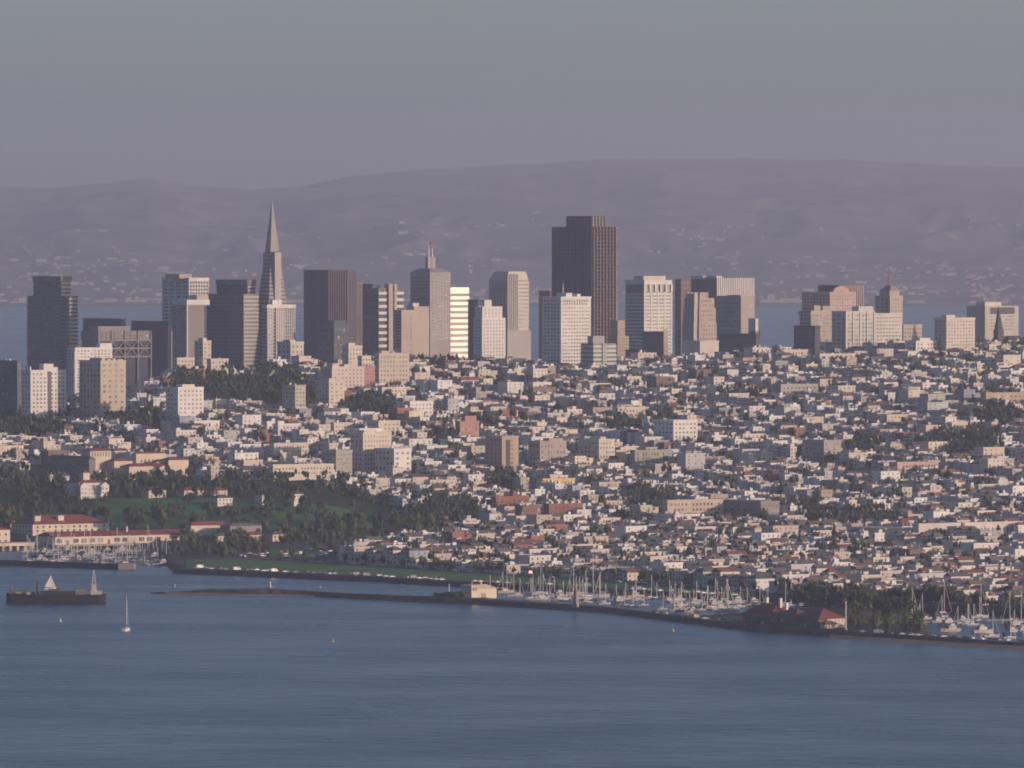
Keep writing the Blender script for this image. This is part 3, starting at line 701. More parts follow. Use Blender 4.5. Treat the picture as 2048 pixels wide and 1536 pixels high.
# mid-rise blocks on the slopes  (left, corner, right, top row, distance, colour, columns, rows, roof houses)
MID = [
    ('dark apartment tower with a thin sunlit edge at the hill foot', -20, 34, 41, 722, 7600, DGREY, 1, 16, []),
    ('white apartment block with a recessed dark slot and stepped roof', 41, 61, 130, 741, 7500, WHITE, 9, 13, [(62, 64, 733), (88, 107, 728), (100, 116, 735)]),
    ('tall white apartment slab with balconies rising behind the beige one', 134, 150, 222, 696, 7450, WHITE, 10, 20, [(200, 223, 687)]),
    ('tall beige apartment tower with battlement roof line', 155, 201, 250, 722, 7300, (.55, .47, .38), 4, 11, [(205, 212, 716), (216, 223, 718), (226, 232, 717), (236, 247, 719)]),
    ('square white block with six columns of small windows', 330, 356, 406, 775, 7150, WHITE, 6, 8, [(366, 390, 769)]),
    ('low white annex beside the square white block', 386, 388, 438, 842, 7080, WHITE, 7, 2, []),
    ('slim cream tower on the wooded crest', 388, 406, 422, 682, 8000, CREAM, 2, 9, [(407, 415, 676)]),
    ('cream low house row left below the slim crest tower', 350, 354, 388, 716, 7990, CREAM, 5, 3, []),
    ('cream low wing right of the slim crest tower', 418, 422, 456, 718, 7970, CREAM, 5, 2, []),
    ('grey cream apartment tower among the dark trees', 563, 590, 611, 771, 7700, (.5, .46, .38), 3, 7, []),
    ('cream apartment tower with a shaded broad side near the trees', 630, 658, 688, 762, 7600, CREAM, 3, 8, [(660, 672, 757)]),
    ('pinkish white apartment block with vertical window rows', 640, 664, 728, 734, 7900, (.66, .55, .5), 8, 7, [(667, 680, 727), (690, 700, 729)]),
    ('reddish brown apartment block joined to the pinkish white one', 724, 729, 750, 733, 7960, ROSE, 4, 6, []),
    ('cream hill apartment block with a stepped crown above the pinkish one', 684, 697, 724, 692, 8200, CREAM, 4, 6, [(699, 712, 686)]),
    ('beige broad apartment block below the blank walled tower', 748, 758, 818, 707, 8120, (.57, .49, .40), 9, 7, [(765, 780, 702)]),
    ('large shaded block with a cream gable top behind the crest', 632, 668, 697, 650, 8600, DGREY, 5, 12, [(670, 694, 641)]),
    ('cream lower wing before the cream hill apartments', 720, 724, 742, 712, 8150, CREAM, 3, 4, []),
    ('tall cream apartment house with a shaded long side on the lower slope', 700, 726, 782, 866, 7100, (.68, .60, .49), 9, 8, [(730, 752, 861)]),
    ('white five storey block with square windows below the tall cream house', 748, 788, 822, 898, 6950, WHITE, 3, 5, []),
    ('grey plain block beside the tall cream apartment house', 643, 672, 704, 901, 6960, (.42, .40, .36), 5, 5, []),
    ('tan tower with a dark vertical slot on the lower slope', 970, 1004, 1037, 873, 7000, TAN, 1, 8, []),
    ('grey beige broad block beside the tan slotted tower', 1057, 1080, 1133, 883, 7050, (.43, .37, .33), 8, 4, [(1100, 1128, 877)]),
    ('pale cream apartment block with a long shaded wall', 1160, 1198, 1230, 879, 7080, CREAM, 5, 5, [(1203, 1214, 874)]),
    ('white gridded seven storey block on the middle slope', 1308, 1347, 1396, 841, 7150, WHITE, 6, 6, []),
    ('red pink apartment block with white roof houses', 915, 920, 958, 843, 7250, ROSE, 5, 5, [(932, 955, 832)]),
    ('grey box block on the right hand slope with few windows', 1612, 1648, 1683, 881, 7100, (.42, .38, .35), 4, 5, []),
    ('long grey institutional block with a blank centre', 1552, 1562, 1638, 769, 7520, (.42, .40, .38), 9, 3, []),
    ('long tan institutional building near the crest', 1962, 1972, 2060, 786, 7420, TAN, 9, 3, []),
    ('cream block with a shaded flank above the grey plain block', 664, 668, 706, 846, 7240, CREAM, 6, 3, []),
    ('cream two step block next to the tall cream house', 733, 757, 800, 842, 7200, CREAM, 5, 5, []),
    ('white villa block with steps on the tree line', 545, 556, 601, 848, 7200, WHITE, 6, 3, [(558, 570, 842)]),
    ('long cream three storey school building', 540, 548, 616, 887, 7060, CREAM, 12, 3, []),
    ('long cream terrace with a brown base', 540, 546, 666, 930, 6980, CREAM, 18, 2, []),
    ('olive grey long apartment row', 1262, 1270, 1345, 901, 7010, (.36, .35, .27), 12, 3, []),
    ('bright yellow low building', 1080, 1086, 1150, 958, 6900, (.70, .52, .22), 9, 1, []),
    ('long beige four storey apartment house with vertical bays', 1328, 1335, 1448, 1001, 6860, (.55, .45, .36), 14, 4, []),
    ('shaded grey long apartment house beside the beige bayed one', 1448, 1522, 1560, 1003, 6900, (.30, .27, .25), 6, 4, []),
    ('red brick school with a square tower', 988, 992, 1058, 994, 6860, BRICK, 8, 2, [(1028, 1036, 983)]),
    ('red brick apartment house with white dormers', 1092, 1098, 1166, 1008, 6830, BRICK, 8, 3, []),
    ('dark red brick apartment house with pale corner bays', 1030, 1045, 1082, 1012, 6790, (.24, .13, .1), 5, 4, [(1066, 1080, 1012)]),
    ('white apartment cube on the crest road', 1062, 1066, 1103, 765, 7700, WHITE, 4, 3, []),
    ('dark windowed brick lodge among pale houses', 1060, 1066, 1112, 775, 7640, (.25, .17, .14), 7, 2, []),
    ('cream crest block with a long roof', 1560, 1564, 1640, 700, 8020, CREAM, 12, 2, []),
    ('cream wall building with big dark trees before it', 1634, 1640, 1712, 708, 7990, CREAM, 10, 2, []),
    ('white apartment cluster under the nine column block', 1812, 1832, 1876, 682, 7960, WHITE, 6, 4, [(1842, 1864, 676)]),
    ('white cube house block on the crest shoulder', 1806, 1816, 1842, 703, 7900, WHITE, 3, 3, []),
    ('grey white church school with long roof on the right slope', 1898, 1904, 1962, 845, 7250, CREAM, 9, 2, []),
    ('pink long school with a flat roof on the right slope', 1780, 1795, 1880, 925, 7000, (.56, .40, .34), 12, 2, []),
    ('tan tall apartment house on the right slope', 1715, 1722, 1750, 794, 7400, BEIGE, 3, 4, []),
    ('cream apartment house row stepping up the middle slope', 1225, 1236, 1292, 815, 7330, CREAM, 8, 3, []),
    ('white gabled flats on the middle slope', 1140, 1150, 1180, 842, 7230, WHITE, 4, 2, []),
    ('grey slab house between pale terraces', 935, 952, 962, 775, 7600, GREY, 2, 5, []),
    ('pale grey twin block beside a dark cypress', 884, 896, 918, 798, 7500, (.5, .5, .5), 3, 5, []),
    ('white twin block above the conical tree', 815, 820, 866, 803, 7480, WHITE, 6, 5, []),
    ('cream flats above the wooded dell', 760, 764, 812, 775, 7640, CREAM, 6, 4, []),
]
SHORT = ['dark edge lit tower', 'slotted white block', 'balconied white slab', 'beige battlement tower', 'square white block', 'low white annex', 'slim crest tower', 'cream crest row',
    'cream crest wing', 'tower among trees', 'broad sided cream tower', 'pinkish white block', 'reddish brown block', 'crowned cream block', 'broad beige block', 'shaded gable block', 'cream lower wing',
    'tall cream house', 'square windowed white block', 'plain grey block', 'tan slotted tower', 'grey beige block', 'pale cream block', 'gridded white block', 'red pink block', 'grey box block',
    'grey institution', 'tan institution', 'cream flanked block', 'two step block', 'white villa block', 'cream three storey school', 'long cream terrace', 'olive grey row', 'bright yellow building',
    'beige bayed house', 'shaded grey house', 'brick tower school', 'white dormered brick house', 'dark brick house', 'white crest cube', 'dark brick lodge', 'long roofed crest block', 'tree fronted cream wall',
    'white crest cluster', 'white shoulder cube', 'long roofed church school', 'pink long school', 'tall tan house', 'stepping cream row', 'white gabled flats', 'grey slab house', 'pale grey twin block', 'white twin block', 'cream dell flats']
LMK = []
assert len(SHORT) == len(MID), (len(SHORT), len(MID))
FOOTROW = [806, 846, 806, 836, 842, 868, 742, 745, 745, 822, 812, 778, 770, 742, 768, 0, 745, 928, 940, 938, 935, 922, 914, 890, 882, 918, 790, 812, 868, 878, 872, 905, 948, 922, 970, 1033, 1033, 1012, 1028, 1040,
           778, 792, 717, 728, 708, 722, 868, 942, 808, 838, 852, 800, 828, 832, 800]       # rows where the photo shows their feet
for q_, (lab, xl, xc, xr, y, D, c, nc, nr, pent) in enumerate(MID):
    D = (ground_at(xc, FOOTROW[q_] + (16 if FOOTROW[q_] > 890 else 8)) or D) if FOOTROW[q_] else D
    LMK.append((SHORT[q_], *grid_ab(xpix((xl + xr) / 2, D + 8), D + 8)))
    t = T('apartment_building', lab, xl, xc, xr, y, D, 'apartment building')
    t.body(c); t.parapet(tuple(min(.8, q * 1.06) for q in c), 0.9, 0.3)
    rows_h = 3.3
    zlo = max(1.0, t.zt - nr * rows_h - 2)
    if zlo > 1 and nr >= 4: zlo = max(1.0, t.zt - 2 - nr * max(rows_h, (t.zt - 6) / nr))
    fw, fh = (.42, .45) if nc < 10 else (.5, .5)
    m = t.Lx * .04
    t.wins('R', m, t.Lx - m, zlo, t.zt - 1.4, nc, nr, fw, fh, skip=.06)
    nl = max(2, min(6, int(t.Ly / 5)))
    t.wins('L', 1, t.Ly - 1, zlo, t.zt - 1.4, nl, nr, .4, .42, skip=.15)
    for (a, b, yy) in pent: t.roofbox(a, b, yy, color=c, y0=1.5)
    for q in range(RND.randint(1, 3)):      # vents and lift houses
        a = RND.uniform(.1, .8) * t.Lx; b = RND.uniform(.3, .8) * t.Ly; s = RND.uniform(.8, 2)
        t.box('roof_vent', a, a + s, b, b + s, t.zt, t.zt + RND.uniform(.8, 2.2), RND.choice([WHITE, GREY, CONC]))
    if 'slot' in lab and 'tan' in lab: t.box('window_slot', t.u(1012), t.u(1020), -.3, .3, 4, t.zt - 3, (.12, .10, .09))
    if 'recessed dark slot' in lab: t.box('window_slot', t.u(94), t.u(101), -.3, .3, 4, t.zt - 1, (.16, .15, .15))
    if 'balconies' in lab: t.bands(-1.2, 1, 0, t.Ly, 6, t.zt - 2, 20, .3, WHITE, .2, name='balcony')
    if 'dormers' in lab:
        for q in range(5): t.box('dormer', t.Lx * (.08 + q * .2), t.Lx * (.08 + q * .2) + 2, .5, 4, t.zt, t.zt + 2, WHITE)

# ------------------------------------------------------------------ the hillside city: street grid, lots, houses
PALETTE = [('cream', (0.67, 0.60, 0.52), 28), ('white', (0.74, 0.72, 0.69), 32), ('pale grey', (0.52, 0.51, 0.50), 11), ('beige', (0.54, 0.47, 0.40), 10),
           ('pink', (0.58, 0.48, 0.43), 4), ('tan', (0.44, 0.36, 0.28), 3), ('yellow', (0.67, 0.59, 0.43), 2), ('brick red', (0.31, 0.15, 0.11), 2.5),
           ('pale green', (0.46, 0.49, 0.43), 2), ('blue grey', (0.36, 0.39, 0.42), 4), ('brown', (0.21, 0.15, 0.12), 3)]
PW = [p[2] for p in PALETTE]
def band_gap(px):      # park and piers: no houses between these two distances
    if px < 690: return (0, interp(px, [-250, 0, 300, 600, 700], [6960, 6950, 6930, 6950, 6920]))
    if px < 880: return (interp(px, [690, 880], [6180, 6560]), interp(px, [690, 800, 880], [6920, 6820, 6600]))
    return (0, 0)
WOODS = [  # centre column, centre row, half width, half height: dark groves on the slopes (photo pixels, ground rows)
    (470, 775, 130, 34), (600, 800, 60, 25), (735, 822, 60, 18), (60, 850, 90, 36), (290, 850, 60, 22), (1300, 1016, 46, 20), (1690, 1050, 110, 14),
    (1590, 1028, 50, 12), (900, 1035, 60, 26), (1935, 895, 80, 26), (1480, 800, 50, 8), (880, 730, 30, 14), (1240, 860, 45, 10), (960, 860, 40, 12), (1320, 850, 20, 14), (780, 870, 30, 16), (870, 890, 40, 14),
    (1010, 975, 40, 10), (1730, 905, 40, 9), (2000, 840, 50, 16)]
def in_wood(px, py):
    for (cx, cy, rx, ry) in WOODS:
        if ((px - cx) / rx) ** 2 + ((py - cy) / ry) ** 2 < 1: return True
    return False
def ridge(px): return interp(px, [-250, 0, 200, 400, 800, 1600, 2300], [7640, 7660, 7760, 8000, 8120, 8160, 8200])
LOTS = []
def free(a0, a1, b0, b1):
    for (p0, p1, q0, q1) in FOOT:
        if a0 < p1 + 1 and a1 > p0 - 1 and b0 < q1 + 1 and b1 > q0 - 1: return False
    return True
# reserve the ground of the waterfront buildings made further down
def reserve(px0, px1, D0, D1):
    for k in range(9):
        for j in range(3):
            D = D0 + (D1 - D0) * j / 2
            a, b = grid_ab(xpix(px0 + (px1 - px0) * k / 8, D), D); FOOT.append((a - 7, a + 7, b - 14, b + 14))
reserve(1690, 2100, 6425, 6560)
reserve(1690, 2100, 6380, 6425)
reserve(1800, 2100, 6330, 6380)
reserve(88, 390, 6930, 7040)
LR = random.Random(21)
A_BLOCK, B_BLOCK, STREET = 68.0, 142.0, 18.0
for ia in range(36, 116):
    for ib in range(25, 64):
        a0, b0 = ia * A_BLOCK + 9, ib * B_BLOCK + 31
        xm, ym = ab_grid(a0 + 25, b0 + 63)
        if ym < 5200 or ym > 8500: continue
        pm = 1024 + F * xm / ym
        if pm < -420 or pm > 2470: continue
        for row in (0, 1):
            b = b0; rowfl = LR.choices([2, 3, 4], [40, 50, 10] if ym > 6750 else [62, 36, 2])[0]
            while b < b0 + 122:
                r = LR.random()
                flat = ym < 6750
                w = LR.uniform(5.4, 6.8) if r < .62 else 7.6 if r < .88 else 12.2 if r < .95 else LR.uniform(13, 16)
                w = min(w, b0 + 126 - b)
                if w < 5: break
                dep = LR.uniform(9.5, 17)
                if w > 12 or LR.random() < .08: dep = LR.uniform(15, 23)
                gap = 0 if LR.random() < .8 else LR.uniform(1, 6)
                la0, la1 = (a0, a0 + dep) if row == 0 else (a0 + 50 - dep, a0 + 50)
                lb0, lb1 = b, b + w
                b += w + gap
                x, y = ab_grid((la0 + la1) / 2, (lb0 + lb1) / 2)
                px = 1024 + F * x / y
                if px < -160 or px > 2210: continue
                if y > ridge(px) + 120: continue
                g0, g1 = band_gap(px)
                if g0 < y < g1: continue
                if px < 690 and y < 6900: continue
                if y < front(px) + 14: continue
                z = tz(x, y)
                if in_wood(px, pix(x, y, z)[1]) and LR.random() < .93: continue
                if not free(la0, la1, lb0, lb1): continue
                fl = LR.choices([2, 3, 4, 5], [48, 44, 7, 1] if not flat else [62, 36, 2, 0])[0]
                if LR.random() < .68: fl = rowfl
                if w > 12 and LR.random() < .4: fl += LR.randint(1, 2)
                h = fl * 2.55 + LR.uniform(-.7, 1.1)
                name, col, _ = LR.choices(PALETTE, PW)[0]
                j_ = LR.uniform(.86, 1.08); col = tuple(min(.8, c * 1.04 * j_ * LR.uniform(.97, 1.03)) for c in col)
                rf = LR.random()
                roof = 'flat' if rf < (.88 if not flat else .72) else ('gable' if rf < .93 else 'hip')
                if w > 12: roof = 'flat'
                LOTS.append(dict(a0=la0, a1=la1, b0=lb0, b1=lb1, x=x, y=y, z=z, h=h, fl=fl, cn=name, c=col, roof=roof, px=px, row=row, flat=flat))
# the shaded front row along the boulevard
FR = random.Random(5)
px = 690.0
while px < 1500:
    D = front(px) + 6
    w = FR.uniform(9.5, 13)
    x = xpix(px, D); a, b = grid_ab(x, D)
    if free(a, a + 15, b - w, b) and not any(l['a0'] < a + 15 and l['a1'] > a and l['b0'] < b and l['b1'] > b - w for l in LOTS):
        name, col, _ = FR.choices(PALETTE, PW)[0]
        fl = FR.choice([2, 2, 3])
        LOTS.append(dict(a0=a, a1=a + 15, b0=b - w, b1=b, x=x, y=D, z=3.0, h=fl * 3.3 + FR.uniform(0, 1.5), fl=fl, cn=name, c=col, roof=FR.choice(['flat', 'hip', 'hip', 'gable']), px=px, row=0, flat=True, front=True))
    px += w * ST * F / D + FR.choice([0, 0, 2])
# how much of each house shows: sweep away from the camera, keep the highest roof line met so far per column
LOTS.sort(key=lambda l: l['y'])
sky_line = np.full(2600, 5000.0)
for l in LOTS:
    pxs, tops, bots = [], [], []
    for (a, b) in ((l['a0'], l['b0']), (l['a1'], l['b0']), (l['a0'], l['b1']), (l['a1'], l['b1'])):
        X, Y = ab_grid(a, b); p0, t0 = pix(X, Y, l['z'] + l['h']); pxs.append(p0); tops.append(t0)
    i0, i1 = int(min(pxs)) + 250, int(max(pxs)) + 251
    top = min(tops); base = pix(l['x'], l['y'], l['z'])[1]
    seg = sky_line[i0:i1]
    l['vis'] = float(np.clip(np.minimum(seg, base) - top, 0, None).sum()) * (1 if 0 < l['px'] < 2048 else .2)
    sky_line[i0:i1] = np.minimum(seg, top)
order = sorted(range(len(LOTS)), key=lambda i: -LOTS[i]['vis'])
BIG = [i for i in order if (LOTS[i]['b1'] - LOTS[i]['b0']) > 12][:230]
SMALL = [i for i in order if (LOTS[i]['b1'] - LOTS[i]['b0']) <= 12][:290]
SOLO = set(BIG) | set(SMALL)
ROOFC = [(0.16, 0.15, 0.15), (0.24, 0.23, 0.22), (0.33, 0.32, 0.31), (0.11, 0.10, 0.10)]
TILEC = [(0.22, 0.10, 0.075), (0.13, 0.11, 0.10), (0.16, 0.12, 0.10), (0.11, 0.11, 0.115), (0.15, 0.14, 0.14)]
HR = random.Random(3)
def roof_mesh(b, roof, W, Dp, z, rise, T_=None, m=0, c=(1, 1, 1)):
    o = .35
    P = lambda x, y, zz: T_(x, y, zz) if T_ else (x, y, zz)
    if roof == 'gable':     # ridge along a (x)
        q = [P(-o, -o, z), P(W + o, -o, z), P(W + o, Dp + o, z), P(-o, Dp + o, z), P(-o, Dp / 2, z + rise), P(W + o, Dp / 2, z + rise)]
        fs = [(0, 1, 5, 4), (2, 3, 4, 5), (0, 4, 3), (1, 2, 5), (0, 3, 2, 1)]
    else:
        i = min(W, Dp) * .42
        q = [P(-o, -o, z), P(W + o, -o, z), P(W + o, Dp + o, z), P(-o, Dp + o, z), P(i, Dp / 2, z + rise), P(max(i + .3, W - i), Dp / 2, z + rise)]
        fs = [(0, 1, 5, 4), (2, 3, 4, 5), (0, 4, 3), (1, 2, 5), (0, 3, 2, 1)]
    n = len(b.v); b.v.extend(q)
    for f in fs: b.f.append(tuple(n + k for k in f)); b.m.append(m); b.c.append(c)
def zone(l):
    return 'on the flat streets near the marina' if l['flat'] else 'on the lower hillside' if l['z'] < 62 else 'high on the hillside'
LMK += [(n_, *grid_ab(xpix(p_, d_), d_)) for (n_, p_, d_) in (('long pink school', 1940, 6490), ('grey flanked gymnasium', 1770, 6500), ('white lawn flagpole', 1186, 5700), ('cream harbour clubhouse', 960, 5440), ('red roofed yacht club', 1590, 5060),
    ('glowing marina post', 1066, 5560), ('park car park', 640, 6200), ('stone jetty beacon', 1152, 5350), ('red roofed school hall', 300, 7010), ('far marina basin', 1930, 5300))]
def near(l):
    a, b = (l['a0'] + l['a1']) / 2, (l['b0'] + l['b1']) / 2
    n_, la, lb = min(LMK, key=lambda k: (k[1] - a) ** 2 + (k[2] - b) ** 2)
    da, db = a - la, b - lb
    if abs(db) > abs(da): r = ('uphill of' if db > 0 else 'downhill of') if not l['flat'] else ('inland of' if db > 0 else 'seaward of')
    else: r = 'south of' if da > 0 else 'north of'
    return '%s the %s' % (r.replace(' of', '') if r in ('uphill of', 'downhill of') and 0 else r, n_)
def solo_house(l, big):
    W, Dp, h = l['a1'] - l['a0'], l['b1'] - l['b0'], l['h']
    X, Y = ab_grid(l['a0'], l['b0'])
    zb = l['z'] - 3.0
    c = l['c']
    rname = {'flat': 'flat roofed', 'gable': 'gabled', 'hip': 'hip roofed'}[l['roof']]
    wing = HR.random() < .45
    rh = l['roof'] == 'flat' and HR.random() < .65
    sz = ('wide ' if W > 26 else '') if big else ('deep ' if W > 20 else 'shallow ' if W < 15 else '')
    ft = ' with penthouse' if rh else ' with wing' if wing else ''
    rname = sz + rname
    if l.get('front'): lab = '%s %s %d storey house facing the waterfront lawn%s' % (l['cn'], rname, l['fl'], ft); grp = 'houses facing the waterfront lawn'
    else:
        lab = '%s %s %d storey %s%s, %s' % (l['cn'], rname.replace(' roofed', ''), l['fl'], 'flats' if big else 'house', ft, near(l)); grp = 'apartment houses of the city slope' if big else 'row houses of the city slope'
    W0 = W
    if wing: W = W * HR.uniform(.5, .72)
    o = thing('apartment_house' if big else 'row_house', lab, 'apartment house' if big else 'house', (X, Y, zb), R(TH), grp)
    H_ = h + 3.0
    box(o, 'wall', 0, W, 0, Dp, 0, H_, c)
    if wing:
        lo = H_ - HR.choice([1.2, 3, 3, 6]); box(o, 'rear_wing', W, W0, HR.choice([0, 1.2]), Dp - .3, 0, lo, tuple(q * .97 for q in c)); box(o, 'wing_roof', W + .05, W0 + .2, .2, Dp, lo + .01, lo + .25, HR.choice(ROOFC))
        box(o, 'window', W + (W0 - W) * .3, W + (W0 - W) * .3 + 1.2, -.1, 1.4, lo - 2.3, lo - .9, None, M_GLASS)
    if l['roof'] == 'flat':
        pc = tuple(min(.8, q * 1.1) for q in c)
        box(o, 'cornice', -.35, W + .35, -.35, Dp + .35, H_ - .7, H_ + .15, pc)
        box(o, 'roof', .25, W - .25, .25, Dp - .25, H_ + .1, H_ + .28, HR.choice(ROOFC))
        if rh:
            a, b = HR.uniform(.1, .7) * W, HR.uniform(.15, .5) * Dp
            box(o, 'roof_house', a, a + HR.uniform(2, 4.5), b, b + HR.uniform(2, 3), H_, H_ + HR.uniform(1.6, 2.8), HR.choice([c, WHITE, GREY]))
    else:
        b_ = MB(); roof_mesh(b_, l['roof'], W, Dp, H_, HR.uniform(1.8, 3.2)); link('roof', b_.mesh('roof', [M_ROOFT]), o, color=HR.choice(TILEC))
    for q in range(HR.choice([1, 1, 2])):
        a, b = HR.uniform(.1, .9) * W, HR.uniform(.2, .8) * Dp; s = HR.uniform(.5, .9)
        box(o, 'chimney', a, a + s, b, b + s, H_, H_ + HR.uniform(1.5, 3), HR.choice([BRICK, c, GREY]))
    # windows of the upper floors on the west and north walls
    nf = min(l['fl'], 3 if not big else 4)
    nw = max(2, int(W / HR.uniform(3.6, 5.5)))
    for f in range(nf):
        zc = H_ - 1.7 - f * 3.05 - .3
        for k in range(nw):
            if HR.random() < .18: continue
            u = W * (k + .5) / nw
            box(o, 'window', u - .55, u + .55, -.1, .3, zc - .8, zc + .6, None, M_GLASS)
        if l['row'] == 0:
            nn = max(1, int(Dp / 3.6))
            for k in range(nn):
                u = Dp * (k + .5) / nn
                box(o, 'window', -.1, .3, u - .75, u + .75, zc - .8, zc + .6, None, M_GLASS)
    if l['row'] == 0 and l['fl'] > 2 and not l.get('front'):
        box(o, 'bay', -.9, 0, Dp * .3, Dp * .7, 3.2 + 3, H_ - .9, c)
for i in sorted(SOLO): solo_house(LOTS[i], i in set(BIG))
# everyone else: one mass of houses, same construction
mb = MB()
for i, l in enumerate(LOTS):
    if i in SOLO: continue
    W, Dp, h = l['a1'] - l['a0'], l['b1'] - l['b0'], l['h']
    A0, B0, z = l['a0'], l['b0'], l['z']
    def TT(x, y, zz, A0=A0, B0=B0):
        X, Y = ab_grid(A0 + x, B0 + y); return (X, Y, zz)
    c = l['c']; zt_ = z + h; rc = HR.choice(ROOFC)
    if HR.random() < .5:
        W0 = W; W = W * HR.uniform(.5, .75); mb.box(W, W0, HR.choice([0, 1]), Dp - .3, z - 3, zt_ - HR.choice([1, 3, 3, 6]), 0, tuple(q * .97 for q in c), 0, rc, T=TT)
    mb.box(0, W, 0, Dp, z - 3, zt_, 0, c, 0, rc, T=TT)
    if l['roof'] == 'flat':
        mb.box(-.3, W + .3, -.3, Dp + .3, zt_ - .55, zt_ + .15, 0, tuple(min(.8, q * 1.1) for q in c), 0, rc, T=TT)
        if HR.random() < .6:
            a, b = HR.uniform(.1, .7) * W, HR.uniform(.15, .5) * Dp
            mb.box(a, a + HR.uniform(1.5, 4), b, b + HR.uniform(1.5, 3), zt_, zt_ + HR.uniform(1.2, 2.6), 0, HR.choice([c, WHITE, GREY]), T=TT)
    else:
        roof_mesh(mb, l['roof'], W, Dp, zt_, HR.uniform(1.8, 3), TT, 0, HR.choice(TILEC))
    for q in range(HR.choice([0, 1, 2])):
        a, b = HR.uniform(.1, .9) * W, HR.uniform(.2, .8) * Dp
        mb.box(a, a + .7, b, b + .7, zt_, zt_ + HR.uniform(1, 2.5), 0, HR.choice([WHITE, GREY, BRICK]), T=TT)
    nw = max(2, int(W / HR.uniform(3.6, 6)))
    for f in range(min(2, l['fl'])):
        zc = zt_ - 1.9 - f * 3.05
        for k in range(nw):
            if HR.random() < .3: continue
            u = W * (k + .5) / nw
            mb.face([TT(u - .5, -.08, zc - .75), TT(u + .5, -.08, zc - .75), TT(u + .5, -.08, zc + .6), TT(u - .5, -.08, zc + .6)], 1)
        if l['row'] == 0:
            for k in range(2):
                u = Dp * (k + .5) / 2
                mb.face([TT(-.08, u + .8, zc - .75), TT(-.08, u - .8, zc - .75), TT(-.08, u - .8, zc + .6), TT(-.08, u + .8, zc + .6)], 1)
o = link('hillside_houses', mb.mesh('hillside_houses', [M_AWALL, principled('small_pane', (0.03, 0.035, 0.045), rough=.25, spec=.5)], True), None, kind='stuff')
tag(o, 'dense mass of small pale houses covering the hillside', 'houses')
print('lots', len(LOTS), 'solo', len(SOLO), 'faces', len(mb.f))

# ------------------------------------------------------------------ waterfront: walls, jetty, lawns, roads
NR = random.Random(11)
def jit(s): return NR.uniform(-s, s)
rows = [[], [], [], [], []]
for px in range(345, 2261, 6):
    D = shore(px)
    for r, (dd, z, j) in zip(rows, ((-7, -1.5, .3), (-5, .6, .7), (-2.5, 2.0, .6), (0, 3.15, .25), (4, 3.2, 0))):
        r.append((xpix(px, D + dd) + jit(j), D + dd + jit(j), z + jit(j)))
sheet('seawall', rows, M_ROCK)
OX = [300, 400, 480, 600, 700, 800, 960, 1200, 1400, 1500, 1600, 1750, 2048, 2260]
OY = [1187, 1189, 1191, 1192, 1198, 1203, 1210, 1225, 1250, 1263, 1270, 1280, 1298, 1310]
IX = [300, 400, 540, 700, 850, 900, 1000, 1200, 1400, 1480, 1520, 1700, 1800, 1850, 1950, 2048, 2260]
IY = [1185, 1178, 1177, 1187, 1192, 1190, 1198, 1212, 1232, 1226, 1216, 1218, 1238, 1262, 1279, 1287, 1300]
def jetty(px):
    do = dflat(interp(px, OX, OY)); di = dflat(interp(px, IX, IY), 2.5)
    return do, max(di, do + 24 if px > 420 else do + 8)
rows = [[] for _ in range(8)]
for px in range(300, 2261, 5):
    do, di = jetty(px); f = min(1, max(.3, (px - 300) / 120))
    prof = [(do, -1.5, .3), (do + 4 * f, .8, .7), (do + 8 * f, 2.2, .7), (do + 11 * f, 3.0, .25), ((do + di) / 2, 3.1, .1), (di - 8 * f, 3.0, .25), (di - 5 * f, 1.4, .5), (di, -1.5, .3)]
    for r, (D, z, j) in zip(rows, prof):
        D += jit(j); r.append((xpix(px, D) + jit(j), D, z * (f if z > 0 else 1) + jit(j)))
jm = principled('jetty_earth', (0.075, 0.066, 0.056), rough=.95, var=.55, scale=.12, bump=.5)
sheet('jetty', rows, jm)
# sandy beach foot of the jetty tip and along the yacht club
def strip(name, p0, p1, fa, fb, za, zb_, mat, step=12, n=3):
    rows = []
    for k in range(n):
        t = k / (n - 1)
        rows.append([(xpix(px, fa(px) + (fb(px) - fa(px)) * t), fa(px) + (fb(px) - fa(px)) * t, za + (zb_ - za) * t) for px in range(p0, p1 + 1, step)])
    return sheet(name, rows, mat)
M_SAND = principled('sand', (0.24, 0.18, 0.13), rough=.95, var=.3, scale=.1)
strip('beach', 330, 640, lambda p: jetty(p)[0] - 16, lambda p: jetty(p)[0] + 3, -.3, 1.0, M_SAND)
strip('beach', 1660, 2260, lambda p: jetty(p)[0] - 22, lambda p: jetty(p)[0] + 5, -.3, 1.4, M_SAND)
M_ASPH = principled('asphalt', (0.07, 0.07, 0.072), rough=.9, var=.25, scale=.2)
M_PATH = principled('pavement', (0.26, 0.24, 0.22), rough=.9, var=.2, scale=.3)
strip('car_park', 360, 1500, lambda p: shore(p) + 4, lambda p: shore(p) + 24, 3.22, 3.22, M_ASPH)
strip('lawn', 372, 1520, lambda p: shore(p) + 25, lambda p: max(shore(p) + 40, front(p) - 30), 3.26, 3.26, M_GRASS, n=6)
strip('road', 520, 1660, lambda p: front(p) - 26, lambda p: front(p) - 8, 3.24, 3.24, M_ASPH)
strip('pavement', 520, 1660, lambda p: front(p) - 7, lambda p: front(p) - 1, 3.34, 3.34, M_PATH)
strip('path', 700, 1500, lambda p: jetty(p)[0] + 12, lambda p: jetty(p)[0] + 17, 3.3, 3.3, M_PATH)
